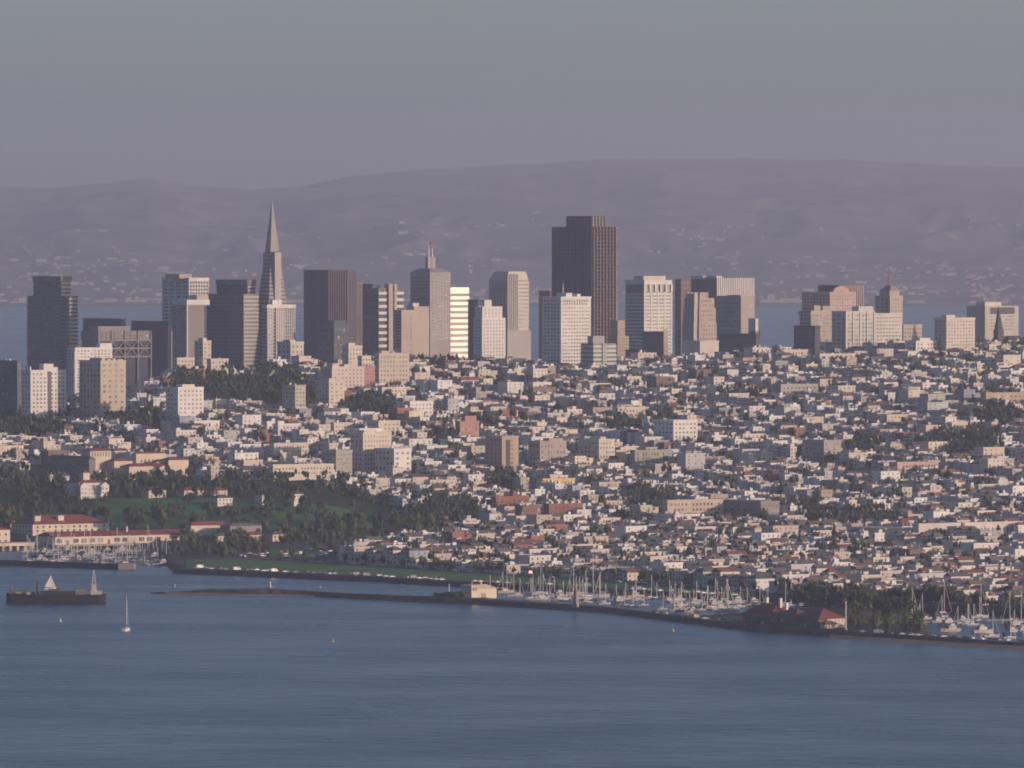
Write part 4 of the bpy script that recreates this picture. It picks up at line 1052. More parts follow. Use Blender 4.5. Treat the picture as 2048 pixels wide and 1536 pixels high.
# meadows on the bluff, draped over the terrain
M_ROUGH = principled('rough_grass', (0.03, 0.05, 0.018), rough=.95, var=.5, scale=.05)
def meadow(px0, px1, D0, D1, nm='meadow', mat=M_GRASS, up=.5, n1=14, n2=24):
    rows = []
    for k in range(n1 + 1):
        D = D0 + (D1 - D0) * k / n1; r = []
        for q in range(n2 + 1):
            px = px0 + (px1 - px0) * q / n2; x = xpix(px, D)
            r.append((x, D, tz(x, D) + up))
        rows.append(r)
    sheet(nm, rows, mat)
meadow(190, 700, 6530, 6745)

meadow(700.5, 850, 6480, 6720)
meadow(40, 190, 6560, 6620)
meadow(540, 640, 6130, 6290)
meadow(-240, 870, 6452, 6950, 'park_ground', M_ROUGH, .3, 40, 60)

# breakwater of the small harbour
bw = thing('breakwater', 'dark low breakwater wall with a pale end block', 'breakwater', at(120, 1134, dflat(1134)).to_tuple())
pts = [(-250, 1119), (-100, 1127), (0, 1131), (120, 1134.5), (236, 1138.5)]
b = MB()
for (p0, y0), (p1, y1) in zip(pts[:-1], pts[1:]):
    q = []
    for (pp, yy) in ((p0, y0), (p1, y1)):
        D = dflat(yy); q.append([Vector((xpix(pp, D), D, -2)), Vector((xpix(pp, D + 3), D + 3, 3.6)), Vector((xpix(pp, D + 9), D + 9, 3.6)), Vector((xpix(pp, D + 12), D + 12, -2))])
    b.prism([v - bw.location for v in q[0]], [v - bw.location for v in q[1]])
link('wall', b.mesh('wall', [M_ROCK]), bw)
c0 = at(237, 1139, dflat(1139)) - bw.location
box(bw, 'end_block', c0.x, c0.x + 11, c0.y - 1, c0.y + 16, -2 - bw.location.z, 4.0 - bw.location.z, (.36, .33, .29))

# ------------------------------------------------------------------ waterfront buildings
RED = (0.27, 0.075, 0.055)
def hip(t, x0, x1, y0, y1, z, rise, color=RED, inset=None, o=.8, name='roof'):
    i = min(x1 - x0, y1 - y0) / 2 if inset is None else inset
    b = MB(); ym = (y0 + y1) / 2; xm = (x0 + x1) / 2
    if x1 - x0 >= y1 - y0:
        b.v = [(x0 - o, y0 - o, z), (x1 + o, y0 - o, z), (x1 + o, y1 + o, z), (x0 - o, y1 + o, z), (x0 + i - o, ym, z + rise), (x1 - i + o, ym, z + rise)]
    else:
        b.v = [(x1 + o, y0 - o, z), (x1 + o, y1 + o, z), (x0 - o, y1 + o, z), (x0 - o, y0 - o, z), (xm, y0 + i - o, z + rise), (xm, y1 - i + o, z + rise)]
    b.f = [(0, 1, 5, 4), (2, 3, 4, 5), (3, 0, 4), (1, 2, 5), (0, 3, 2, 1)]; b.m = [0] * 5; b.c = [(1, 1, 1)] * 5
    return link(name, b.mesh('roof', [M_ROOFT]), t.o, color=color)
# long pier shed on piles
t = T('pier_shed', 'long cream pier shed with a red roof and a row of large doors', 104, 110, 382, 1074, 6359, 'shed', ly=26)
zd = t.h(1090)
t.box('wall', 0, t.Lx, 0, t.Ly, zd, t.zt, (.70, .60, .48)); hip(t, 0, t.Lx, 0, t.Ly, t.zt, 3.4, RED, 0.3)
t.box('deck', -2, t.Lx + 3, -6, t.Ly + 4, zd - 1.2, zd + .02, (.34, .29, .24))
for i in range(24): t.box('pile', i * t.Lx / 23 - .4, i * t.Lx / 23 + .4, -5.5, -4.7, -4, zd - 1.2, (.30, .25, .21))
for i in range(17):
    u = (i + .5) * t.Lx / 17
    if i in (1, 6, 13): t.box('door', u - 1, u + 1, -.15, .3, zd, zd + 3.2, (.20, .15, .12))
    else: t.box('window', u - 2.3, u + 2.3, -.15, .3, zd + 1.3, zd + 4.2, None, M_GLASS)
t.box('roof_vent', t.Lx * .55, t.Lx * .55 + 1.2, 8, 9.2, t.zt + 1.5, t.zt + 6, WHITE)
t = T('pier_terrace', 'cream low pier terrace with a row of dark arches below', -70, -60, 110, 1088, 6335, 'pier', ly=22)
t.box('deck', 0, t.Lx, 0, t.Ly, t.h(1094), t.zt, (.66, .56, .45))
for i in range(12):
    u = (i + .5) * t.Lx / 12
    t.box('arch_pier', u - 1.1, u + 1.1, 0, 3, -4, t.h(1094), (.5, .4, .3))
t = T('pier_shed', 'cream pier shed end with a plain gable beside the arched terrace', -80, -22, 18, 1060, 6390, 'shed')
t.body((.72, .63, .50)); hip(t, 0, t.Lx, 0, t.Ly, t.zt, 3, RED); t.wins('R', 1, t.Lx - 1, t.h(1090), t.zt - 1, 3, 2, .3, .35)
t = T('barracks', 'cream three storey barracks with a red hipped roof', 18, 65, 213, 1049, 6480, 'barracks')
t.body((.70, .61, .49)); hip(t, 0, t.Lx, 0, t.Ly, t.zt, 6.2, RED); t.wins('R', 1.5, t.Lx - 1.5, t.h(1074), t.zt - .6, 12, 3, .35, .5); t.wins('L', 1.5, t.Ly - 1.5, t.h(1074), t.zt - .6, 6, 3, .35, .5)
for a in (76, 121): t.box('roof_vent', t.u(a), t.u(a) + 5, 5, 8, t.zt + 1, t.zt + 6, CREAM)
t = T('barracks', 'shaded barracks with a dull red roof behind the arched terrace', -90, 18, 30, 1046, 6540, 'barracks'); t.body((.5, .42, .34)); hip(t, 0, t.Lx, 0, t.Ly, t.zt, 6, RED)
t = T('storehouse', 'low white storehouse with a red roof beside the trees', 370, 382, 457, 1051, 6450, 'storehouse'); t.body(CREAM); hip(t, 0, t.Lx, 0, t.Ly, t.zt, 2.5, RED)
t = T('storehouse', 'low grey roofed shed adjoining the white storehouse', 455, 460, 522, 1052, 6440, 'storehouse', ly=14); t.body((.3, .28, .27)); hip(t, 0, t.Lx, 0, t.Ly, t.zt, 2, (.16, .15, .16))
for (xl, xc, xr, y, D, c, rc, lab) in ((430, 436, 462, 1072, 6400, CREAM, TILEC[1], 'small cream shop by the car park'), (493, 497, 525, 1070, 6400, (.64, .52, .36), RED, 'small yellow tiled cottage by the car park'),
        (538, 545, 572, 1069, 6400, (.68, .58, .4), TILEC[2], 'pale yellow gabled shop near the park trees')):
    t = T('shop', lab, xl, xc, xr, y, D, 'shop', ly=10); t.body(c); hip(t, 0, t.Lx, 0, t.Ly, t.zt, 2.2, rc); t.wins('R', .5, t.Lx - .5, t.zt - 3.2, t.zt - .4, 3, 1, .4, .5)
# white gabled headquarters on the bluff
t = T('headquarters', 'white building with two gabled wings and a square cupola in the park', 150, 157, 212, 966, 6740, 'house', ly=22)
t.body(WHITE)
for (a0, a1) in ((0, t.u(170)), (t.u(196), t.Lx)):
    t.box('wing', a0, a1, -3, 8, 0, t.h(972), WHITE)
    b = MB(); z0, z1 = t.h(972), t.h(965); b.v = [(a0 - .4, -3.4, z0), (a1 + .4, -3.4, z0), ((a0 + a1) / 2, -3.4, z1), (a0 - .4, 9, z0), (a1 + .4, 9, z0), ((a0 + a1) / 2, 9, z1)]; b.f = [(0, 1, 2), (3, 5, 4), (0, 2, 5, 3), (1, 4, 5, 2)]; b.m = [0] * 4; b.c = [(1, 1, 1)] * 4
    link('gable', b.mesh('gable', [M_WALL]), t.o, color=WHITE)
    t.wins('R', a0 + .5, a1 - .5, t.h(998), t.h(974), 2, 3, .35, .4, off=-3)
t.wins('R', t.u(171), t.u(195), t.h(998), t.zt - 1, 5, 4, .35, .4)
hip(t, 0, t.Lx, 0, t.Ly, t.zt, 3.5, RED); t.box('cupola', t.u(174), t.u(186), 6, 11, t.zt, t.h(946), CREAM); b = MB(); hip(t, t.u(174), t.u(186), 6, 11, t.h(946), 1.4, RED)
for (xl, xc, xr, y, D, lab) in ((292, 297, 331, 981, 6745, 'cream officers house with a red roof and a lower left porch'), (362, 368, 406, 981, 6760, 'cream officers house with a red roof and bare garden hedge'),
        (424, 428, 454, 981, 6770, 'small cream officers house with a red roof by a tall tree'), (584, 588, 606, 988, 6720, 'white gabled villa alone among the park trees'), (122, 126, 138, 952, 6880, 'tiny white house in the dark grove'),
        (430, 435, 465, 996, 6690, 'low white bungalow at the meadow edge'), (520, 524, 545, 990, 6720, 'low cream lodge at the meadow edge')):
    t = T('park_house', lab, xl, xc, xr, y, D, 'house', ly=11); t.body(CREAM if 'cream' in lab else WHITE); hip(t, 0, t.Lx, 0, t.Ly, t.zt, 2.4, RED if 'red' in lab else TILEC[1])
    t.wins('R', .6, t.Lx - .6, max(3.2, t.zt - 5.6), t.zt - .4, 4, 2, .35, .5); t.box('chimney', t.Lx * .7, t.Lx * .7 + .9, 5, 6, t.zt, t.zt + 3.2, BRICK)
# school with red roofs on the slope foot
t = T('school', 'large cream school hall with a flat red edged roof', 262, 272, 330, 907, 7010, 'school'); t.body((.66, .55, .42)); hip(t, 0, t.Lx, 0, t.Ly, t.zt, 1.2, RED); t.wins('R', 3, t.Lx - 3, t.h(926), t.h(918), 6, 1, .3, .8)
for (xl, xc, xr, y, lab) in ((222, 228, 264, 922, 'cream school wing with a red roof, downhill of the hall'), (332, 337, 376, 920, 'cream school wing with a red roof beside the hall entrance'), (250, 258, 352, 933, 'long low cream arcade with a red roof before the school hall'), (175, 180, 221, 902, 'cream school block with tall windows and a red roof')):
    t = T('school', lab, xl, xc, xr, y, 6965 if y < 930 else 6945, 'school', ly=14); t.body((.66, .55, .42)); hip(t, 0, t.Lx, 0, t.Ly, t.zt, 2.2, RED)
    if 'tall' in lab: t.wins('R', 1, t.Lx - 1, t.zt - 5, t.zt - .6, 7, 1, .5, .8)
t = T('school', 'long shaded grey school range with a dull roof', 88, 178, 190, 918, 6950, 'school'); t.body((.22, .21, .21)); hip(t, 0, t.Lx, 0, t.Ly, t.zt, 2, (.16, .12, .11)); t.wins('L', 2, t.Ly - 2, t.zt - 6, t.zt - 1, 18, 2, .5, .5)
# long pale school on the flat
t = T('school', 'very long pale pink school front with a row of tall windows', 1826, 1838, 2062, 1048, 6470, 'school'); t.body((.70, .61, .56)); t.parapet((.70, .61, .56)); t.wins('R', 8, t.Lx - 2, t.h(1070), t.h(1058), 26, 1, .45, .9)
t = T('gymnasium', 'grey flanked gymnasium with a blank pale front beside the long school', 1698, 1770, 1830, 1058, 6480, 'gymnasium'); t.body((.55, .48, .43)); t.parapet((.5, .45, .4)); t.wins('L', 4, t.Ly - 4, t.zt - 5, t.zt - 2, 10, 1, .6, .7)

# harbour clubhouse
t = T('clubhouse', 'cream box clubhouse with a sloping roof at the water edge', 936, 943, 993, 1176, 5478, 'clubhouse', ly=11)
zb0 = 3.0; YC = (.75, .65, .49)
t.box('wall', 0, t.Lx, 0, t.Ly, 2, t.zt, YC)
b = MB(); x = [-.6, t.Lx * .55, t.Lx + .6]; zz = [t.h(1171), t.h(1169), t.h(1178)]
b.prism([(-.6, -.7, t.zt), (x[2], -.7, t.zt), (x[2], -.7, zz[2] + .2), (x[1], -.7, zz[1]), (-.6, -.7, zz[0])], [(-.6, t.Ly + .7, t.zt), (x[2], t.Ly + .7, t.zt), (x[2], t.Ly + .7, zz[2] + .2), (x[1], t.Ly + .7, zz[1]), (-.6, t.Ly + .7, zz[0])])
link('roof', b.mesh('roof', [M_WALL]), t.o, color=(.62, .50, .36))
t.wins('R', .5, 4.5, t.h(1183), t.h(1176), 2, 1, .7, .8); t.box('door', t.u(962), t.u(972), -.12, .3, 3, t.h(1187), (.42, .36, .28)); t.box('chimney', t.u(970), t.u(973), 5, 6, t.zt, t.h(1166), CREAM)
t.box('roof_sign_mast', t.u(951), t.u(951) + .3, 4, 4.3, t.zt, t.h(1162), WHITE)
# yacht club with red tile roofs
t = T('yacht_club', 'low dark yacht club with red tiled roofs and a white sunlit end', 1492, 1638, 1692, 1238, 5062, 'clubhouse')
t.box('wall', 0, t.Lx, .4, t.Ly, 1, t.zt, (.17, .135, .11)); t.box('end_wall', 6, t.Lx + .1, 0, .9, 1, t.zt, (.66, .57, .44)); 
hip(t, 0, t.Lx, 0, 26, t.zt, 5.6, (.20, .07, .055)); hip(t, 2, t.Lx - 2, 27, t.Ly * .62, t.zt, 4.6, (.13, .08, .07))
t.box('upper_wall', 2, t.Lx - 2, t.Ly * .64, t.Ly - 1, t.zt - .5, t.zt + 2.2, (.22, .17, .14)); hip(t, 2, t.Lx - 2, t.Ly * .64, t.Ly - 1, t.zt + 2.2, 4.6, (.19, .07, .055))
for (fy, hh_) in ((.68, 10), (.86, 10), (.60, 7.5)): t.box('chimney', t.Lx * .5, t.Lx * .5 + 1.6, t.Ly * fy, t.Ly * fy + 1.6, t.zt, t.zt + hh_, WHITE)
t.box('porch', t.u(1640), t.u(1662), -5, 0, 1, t.h(1248), CREAM); hip(t, t.u(1639), t.u(1664), -6, 0, t.h(1248), 1.8, (.2, .1, .08), name='porch_roof')
t.wins('R', .8, 7, t.h(1256), t.h(1250), 3, 1, .6, .8, off=-5); t.wins('R', 11, t.Lx - 1, t.h(1246), t.zt - .6, 3, 1, .4, .5)
t.wins('L', 2, t.Ly - 2, t.h(1256), t.zt - .8, 22, 2, .5, .6)
for (px, y0, y1, D, nm, lab, r) in ((1692, 1258, 1205, 5040, 'flagpole', 'tall white pole beside the yacht club', .45), (1186, 1166, 1110, 5700, 'flagpole', 'tall white flagpole on the waterfront lawn', .3), (898, 1192, 1170, 5540, 'flagpole', 'white post by the harbour mouth', .4),
        (980, 1184, 1152, 5560, 'flagpole', 'bare white pole behind the cream clubhouse', .25), (870, 1172, 1160, 5780, 'post', 'short pale pillar beside the parked cars', .5), (349, 1182, 1169, 5640, 'post', 'lone marker post near the jetty tip', .3), (540, 1180, 1166, 5630, 'post', 'white capped marker post on the jetty rubble', .6)):
    b = MB(); z0 = 3.2; z1 = zpix(y1, D); b.tube((0, 0, 0), (0, 0, z1 - z0), r, r * .7, 8)
    o = thing(nm, lab, 'pole', (xpix(px, D), D, z0)); link('shaft', b.mesh('shaft', [M_METAL]), o); b = MB(); b.tube((0, 0, -.1), (0, 0, .5), r * 2.2, r * 2.0, 8); link('base', b.mesh('base', [M_WALL]), o, color=GREY)
    b = MB(); b.tube((0, 0, z1 - z0 - .05), (0, 0, z1 - z0 + r * 1.6), r * 1.3, r * .5, 8); link('finial', b.mesh('finial', [M_METAL]), o)
# post with an emissive red orange head above the boats
D = 5560; o = thing('glow_post', 'slender post with a glowing red orange head above the marina', 'lamp post', (xpix(1066, D), D, 3))
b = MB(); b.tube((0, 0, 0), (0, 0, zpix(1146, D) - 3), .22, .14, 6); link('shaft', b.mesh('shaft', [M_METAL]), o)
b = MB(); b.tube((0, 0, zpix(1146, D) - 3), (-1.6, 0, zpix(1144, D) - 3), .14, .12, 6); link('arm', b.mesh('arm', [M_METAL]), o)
b = MB(); b.tube((-1.6, 0, zpix(1145, D) - 3.4), (-1.6, 0, zpix(1141, D) - 3.2), 1.15, .9, 8); link('glow_head', b.mesh('glow_head', [principled('head_glow', (.9, .4, .25), emit=((1, .3, .2), 3.2))]), o)
# stone beacon tower on the jetty
D = 5350; o = thing('stone_beacon', 'small tapering stone lighthouse tower on the jetty', 'lighthouse', (xpix(1152, D), D, 2.8)); hgt = zpix(1184, D) - 2.8
b = MB(); b.tube((0, 0, 0), (0, 0, hgt), 1.9, 1.35, 8); link('tower', b.mesh('tower', [M_WALL]), o, color=(.38, .32, .26))
b = MB(); b.tube((0, 0, hgt), (0, 0, hgt + .5), 1.75, 1.75, 8); link('gallery', b.mesh('gallery', [M_WALL]), o, color=(.3, .26, .22))
b = MB(); b.tube((0, 0, hgt + .5), (0, 0, hgt + 2), .9, .9, 8); b.tube((0, 0, hgt + 2), (0, 0, hgt + 3), 1.1, .1, 8); link('lantern', b.mesh('lantern', [M_WALL]), o, color=(.4, .34, .28))
box(o, 'door', -.5, .5, -1.95, -1.5, 0, 2, (.08, .06, .05))

# ------------------------------------------------------------------ boats
BR = random.Random(17)
def hull_mesh(L, B, fb, name='hull'):
    st = [(-.5, .55, 0.0), (-.25, .9, .0), (.1, 1.0, .0), (.32, .7, .05), (.5, .03, .18)]
    b = MB(); secs = []
    for (s, w, r) in st:
        x = s * L; hw_ = B / 2 * w; z1 = fb * (1 + r * 1.5)
        secs.append([(x, -hw_, z1), (x, -hw_ * .8, .1), (x, 0, -.5), (x, hw_ * .8, .1), (x, hw_, z1)])
    for a, c in zip(secs[:-1], secs[1:]):
        for i in range(4): b.face([a[i], a[i + 1], c[i + 1], c[i]])
        b.face([a[4], a[0], c[0], c[4]])
    b.face(list(reversed(secs[0]))); b.face(secs[-1])
    return b.mesh(name, [M_HULL])
def sail_proto(L, mast, cover, name='sailboat'):
    o = link(name, None); B = L * .3
    h = link('hull', hull_mesh(L, B, L * .11), o, color=(.7, .7, .69))
    b = MB(); b.prism([(-.22 * L, -B * .3, L * .1), (.2 * L, -B * .22, L * .1), (.2 * L, B * .22, L * .1), (-.22 * L, B * .3, L * .1)], [(-.2 * L, -B * .25, L * .155), (.14 * L, -B * .18, L * .145), (.14 * L, B * .18, L * .145), (-.2 * L, B * .25, L * .155)])
    link('cabin', b.mesh('cabin', [M_HULL]), o, color=(.45, .44, .42))
    b = MB(); b.tube((.08 * L, 0, L * .1), (.08 * L, 0, mast), .24, .16, 6); m_ = link('mast', b.mesh('mast', [M_METAL]), o)
    b = MB(); b.tube((.08 * L, 0, mast * .62), (.08 * L, B * .32, mast * .62), .07, .06, 4); b.tube((.08 * L, 0, mast * .62), (.08 * L, -B * .32, mast * .62), .07, .06, 4); link('spreader', b.mesh('spreader', [M_METAL]), m_)
    b = MB(); b.tube((.08 * L, 0, L * .23), (-.34 * L, 0, L * .22), .28, .2, 6); link('boom', b.mesh('boom', [M_HULL]), o, color=cover)
    b = MB(); b.tube((.08 * L, 0, mast * .97), (.49 * L, 0, L * .14), .06, .09, 4); link('forestay', b.mesh('forestay', [M_METAL]), o)
    return o
def motor_proto(L):
    o = link('motor_boat', None); B = L * .32
    link('hull', hull_mesh(L, B, L * .13), o, color=(.75, .74, .72))
    box(o, 'cabin', -.25 * L, .15 * L, -B * .35, B * .35, L * .12, L * .26, (.5, .49, .47)); box(o, 'window_band', -.253 * L, .153 * L, -B * .355, B * .355, L * .19, L * .23, None, M_GLASS)
    box(o, 'flybridge', -.18 * L, .02 * L, -B * .28, B * .28, L * .26, L * .34, (.5, .49, .47))
    b = MB(); b.tube((-.05 * L, 0, L * .34), (-.05 * L, 0, L * .55), .08, .05, 4); link('antenna', b.mesh('antenna', [M_METAL]), o)
    return o
COVERS = [('blue', (.03, .06, .16)), ('white', (.65, .63, .6)), ('tan', (.35, .26, .17)), ('green', (.03, .10, .06)), ('red', (.3, .04, .04))]
HULLC = [('white', (.38, .37, .36), 9), ('navy', (.03, .05, .11), 4), ('cream', (.40, .35, .29), 3), ('red', (.32, .05, .05), 1), ('grey', (.35, .36, .38), 2)]
PROT = [(sail_proto(9.5, 13.0, COVERS[0][1]), 'sloop'), (sail_proto(11.5, 15.5, COVERS[1][1]), 'yacht'), (sail_proto(8, 11, COVERS[2][1]), 'small sloop'), (sail_proto(14, 20, COVERS[0][1]), 'tall masted yacht')]
MPROT = [motor_proto(10.5), motor_proto(14)]
used = set()
def place_boat(px, y, basin, group, motor=False, rot=None, idx=None):
    D = dflat(y); loc = (xpix(px, D), D, 0.0)
    if motor: k = 10 + BR.randrange(2); src, kind = MPROT[k - 10], 'motor boat'
    else:
        k = BR.choices([0, 1, 2, 3], [4, 4, 3, 1])[0] if idx is None else idx
        src, kind = PROT[k]
    if k in used: o = copy_tree(src)
    else: o = src; used.add(k)
    o.location = loc; o.rotation_euler = (0, 0, rot if rot is not None else R(TH + BR.choice([0, 180]) + BR.uniform(-4, 4)))
    hn, hc, _ = BR.choices(HULLC, [q[2] for q in HULLC])[0]; cn, cc = BR.choice(COVERS)
    for ch in kids(o):
        if ch.name.startswith('hull'): ch.color = (*hc, 1)
        if ch.name.startswith('boom'): ch.color = (*cc, 1)
    tag(o, ('%s hulled motor boat moored %s' % (hn, basin)) if motor else '%s hulled %s with %s boom moored %s' % (hn, kind, cn, basin), 'motor boat' if motor else 'sailboat', group)
    return o
taken = []
def clear(px, y, dp, dy):
    if any(abs(px - p) < dp and abs(y - q) < dy for p, q in taken): return False
    taken.append((px, y)); return True
def basin_fill(n, p0, p1, ylo, yhi, basin, group, motor=.12):
    c = 0
    for _ in range(n * 30):
        if c >= n: break
        px = BR.uniform(p0, p1); t_ = BR.randrange(5) / 4; y = ylo(px) + (yhi(px) - ylo(px)) * (t_ * .9 + .05)
        if not clear(px, y, 11, 2.2): continue
        place_boat(px, y, basin, group, BR.random() < motor); c += 1
basin_fill(62, 50, 335, lambda p: 1103, lambda p: 1125 + (p - 50) * .03, 'below the pier sheds', 'boats in the harbour below the pier sheds')
basin_fill(34, 1005, 1290, lambda p: interp(p, SHX, SHY) + 4, lambda p: interp(p, IX, IY) - 3, 'behind the stone beacon jetty', 'boats behind the stone beacon jetty')
basin_fill(42, 1290, 1610, lambda p: interp(p, SHX, SHY) + 4, lambda p: interp(p, IX, IY) - 4 if p < 1480 else 1214, 'near the yacht club', 'boats near the yacht club')
basin_fill(26, 1800, 2060, lambda p: interp(p, SHX, SHY) + 12, lambda p: interp(p, IX, IY) - 6, 'beyond the yacht club', 'boats beyond the yacht club trees', .3)
for (px, y) in ((1886, 1230), (1960, 1236), (2040, 1250)): place_boat(px, y, 'beyond the yacht club', 'boats beyond the yacht club trees', idx=3)
# floating docks
for i, (p0, y0, p1, y1, lab) in enumerate(((1300, 1196, 1460, 1187, 'long pale floating dock between the marina masts'), (1120, 1199, 1300, 1192, 'pale floating dock behind the stone beacon'), (70, 1112, 330, 1106, 'pale floating dock below the pier sheds'), (1840, 1246, 2060, 1240, 'pale floating dock beyond the yacht club trees'))):
    P0 = at(p0, y0, dflat(y0)); P1 = at(p1, y1, dflat(y1)); v = P1 - P0
    o = thing('floating_dock', lab, 'dock', (P0.x, P0.y, 0), math.atan2(v.y, v.x)); Ld = v.length
    box(o, 'deck', 0, Ld, -1.2, 1.2, .25, .7, (.4, .37, .33)); 
    for q in range(int(Ld / 14)): box(o, 'pile', q * 14 + 2, q * 14 + 2.5, 1.2, 1.7, -2, 3, (.2, .16, .13))
# anchored yacht and the sailing yacht
o = place_boat(252, 1262, 'alone in open water', None, rot=R(80), idx=3); tag(o, 'lone anchored yacht with bare mast in open water', 'sailboat')
for ch in kids(o):
    if ch.name.startswith('hull'): ch.color = (.7, .68, .65, 1)
o = link('sailing_yacht', None); D = dflat(1179); o.location = (xpix(100, D), D, 0); o.rotation_euler = (0, 0, R(20))
link('hull', hull_mesh(8, 2.4, 1.0), o, color=(.7, .68, .64)); b = MB(); b.tube((.6, 0, .8), (.6, 0, 9.6), .09, .06, 6); link('mast', b.mesh('mast', [M_METAL]), o)
for nm, q in (('mainsail', [(.5, .0, 1.6), (-3.6, .6, 1.7), (.5, 0, 9.4)]), ('jib', [(.8, 0, 8.6), (3.8, .1, 1.2), (.4, .9, 1.5)])):
    b = MB(); b.prism([Vector(p_) for p_ in q], [Vector(p_) + Vector((0, .06, 0)) for p_ in q]); link(nm, b.mesh(nm, [M_WALL]), o, color=(.78, .76, .72))
tag(o, 'small yacht under white sails beyond the dark ship', 'sailboat')
# dark ship
D = dflat(1206); k = D / F; L = 200 * k
o = thing('cargo_ship', 'long dark low ship with a white lattice tower near its end', 'ship', (xpix(112, D), D, 0), R(3))
b = MB(); secs = []
for (s_, w, zt_) in ((-.5, .5, 6.4), (-.46, .9, 6.0), (-.2, 1, 5.2), (.25, 1, 5.2), (.42, .9, 5.4), (.5, .15, 5.8)):
    hw_ = 6.5 * w; secs.append([(s_ * L, -hw_, zt_), (s_ * L, -hw_ * .85, -.8), (s_ * L, hw_ * .85, -.8), (s_ * L, hw_, zt_)])
for a, c in zip(secs[:-1], secs[1:]):
    for i in range(3): b.face([a[i], a[i + 1], c[i + 1], c[i]])
    b.face([a[3], a[0], c[0], c[3]])
b.face(list(reversed(secs[0]))); b.face(secs[-1]); link('hull', b.mesh('hull', [M_WALL]), o, color=(.016, .018, .022))
X = lambda px: (px - 112) * k
box(o, 'deck_house', X(18), X(52), -4, 4, 6, 8, (.16, .13, .11)); box(o, 'deck_house', X(80), X(150), -4.5, 4.5, 5.2, 7.4, (.03, .033, .037)); box(o, 'deck_house', X(96), X(118), -3, 3, 7.4, 8.8, (.05, .05, .05)); box(o, 'winch', X(62), X(70), -4, 0, 5.3, 7.2, (.04, .04, .04)); box(o, 'deck_rail', X(84), X(148), -4.6, -4.4, 8.0, 8.3, (.3, .28, .25)); box(o, 'wheel_house', X(150), X(172), -3, 3, 5.3, 9.0, (.20, .19, .18)); box(o, 'window_band', X(149.8), X(172.2), -3.05, 3.05, 7.6, 8.5, None, M_GLASS)
box(o, 'hatch', X(30), X(42), -5, -2, 6.2, 7, (.5, .4, .3)); box(o, 'hatch', X(52), X(60), -5, -2, 5.4, 7, (.45, .4, .34))
b = MB(); b.tube((X(75), 0, 5), (X(75), 0, 14), .9, .6, 8); link('funnel', b.mesh('funnel', [M_WALL]), o, color=(.12, .09, .08))
b = MB(); b.tube((X(24), 0, 6), (X(24), 0, 11), .35, .2, 6); link('mast', b.mesh('mast', [M_WALL]), o, color=(.4, .3, .2))
lt = link('lattice_tower', None, o, (X(187), 0, 5)); 
box(lt, 'tower_base', -2, 5, -3, 3, 0, 2.6, (.66, .58, .47)); box(lt, 'tower_cabin', -1.4, 1.6, -1.8, 1.8, 2.6, 6.5, (.62, .58, .52))
legs = [(-1.6, -1.6), (1.6, -1.6), (1.6, 1.6), (-1.6, 1.6)]
for (lx, ly_) in legs:
    b = MB(); b.tube((lx, ly_, 3), (lx * .15, ly_ * .15, 15.5), .28, .2, 5); link('leg', b.mesh('leg', [M_WALL]), lt, color=(.62, .6, .58))
for q in range(5):
    f = 1 - q * .17; zq = 3.2 + q * 2.2
    for i in range(4):
        (x0, y0), (x1, y1) = legs[i], legs[(i + 1) % 4]; f2 = f - .16
        b = MB(); b.tube((x0 * f, y0 * f, zq), (x1 * f2, y1 * f2, zq + 2.1), .17, .17, 4); link('brace', b.mesh('brace', [M_WALL]), lt, color=(.62, .6, .58))
box(o, 'stern_platform', X(200), X(212), -2, 2, 1.2, 2, (.4, .16, .08))
for (px, y, c, nm) in ((120, 1243, (.6, .6, .58), 'small pale mooring buoy below the dark ship'), (665, 1284, (.55, .38, .08), 'small yellow buoy in open water off the jetty'), (1346, 1263, (.6, .42, .06), 'small yellow buoy close off the jetty wall'), (640, 1176, (.3, .35, .45), 'tiny blue grey marker in the harbour channel')):
    D = dflat(y); o = thing('buoy', nm, 'buoy', (xpix(px, D), D, -.3)); b = MB(); b.tube((0, 0, 0), (0, 0, 1.0), .9, .8, 8); link('float', b.mesh('float', [M_HULL]), o, color=c); b = MB(); b.tube((0, 0, 1), (0, 0, 2.2), .35, .12, 6); link('top_mark', b.mesh('top_mark', [M_HULL]), o, color=c)

# ------------------------------------------------------------------ parked cars
def car_proto():
    o = link('parked_car', None)
    prof = [(-2.2, .35), (-2.2, .85), (-1.3, .95), (1.0, .92), (2.1, .78), (2.2, .35)]
    b = MB(); b.prism([(x, -.88, z) for x, z in prof][::-1], [(x, .88, z) for x, z in prof][::-1]); link('body', b.mesh('body', [M_PAINT]), o)
    b = MB(); b.prism([(-1.7, -.82, .9), (1.0, -.82, .9), (1.0, .82, .9), (-1.7, .82, .9)], [(-1.2, -.66, 1.38), (.3, -.66, 1.38), (.3, .66, 1.38), (-1.2, .66, 1.38)]); link('cabin_glass', b.mesh('cabin_glass', [M_GLASS]), o)
    b = MB(); b.prism([(-1.2, -.66, 1.37), (.3, -.66, 1.37), (.3, .66, 1.37), (-1.2, .66, 1.37)], [(-1.1, -.6, 1.45), (.2, -.6, 1.45), (.2, .6, 1.45), (-1.1, .6, 1.45)]); link('roof', b.mesh('roof', [M_PAINT]), o)
    b = MB(); b.tube((0, -.12, 0), (0, .12, 0), .33, .33, 10); wm_ = b.mesh('wheel', [M_TYRE])
    for x in (-1.35, 1.35):
        for y in (-.8, .8): link('wheel', wm_, o, (x, y, .33))
    return o
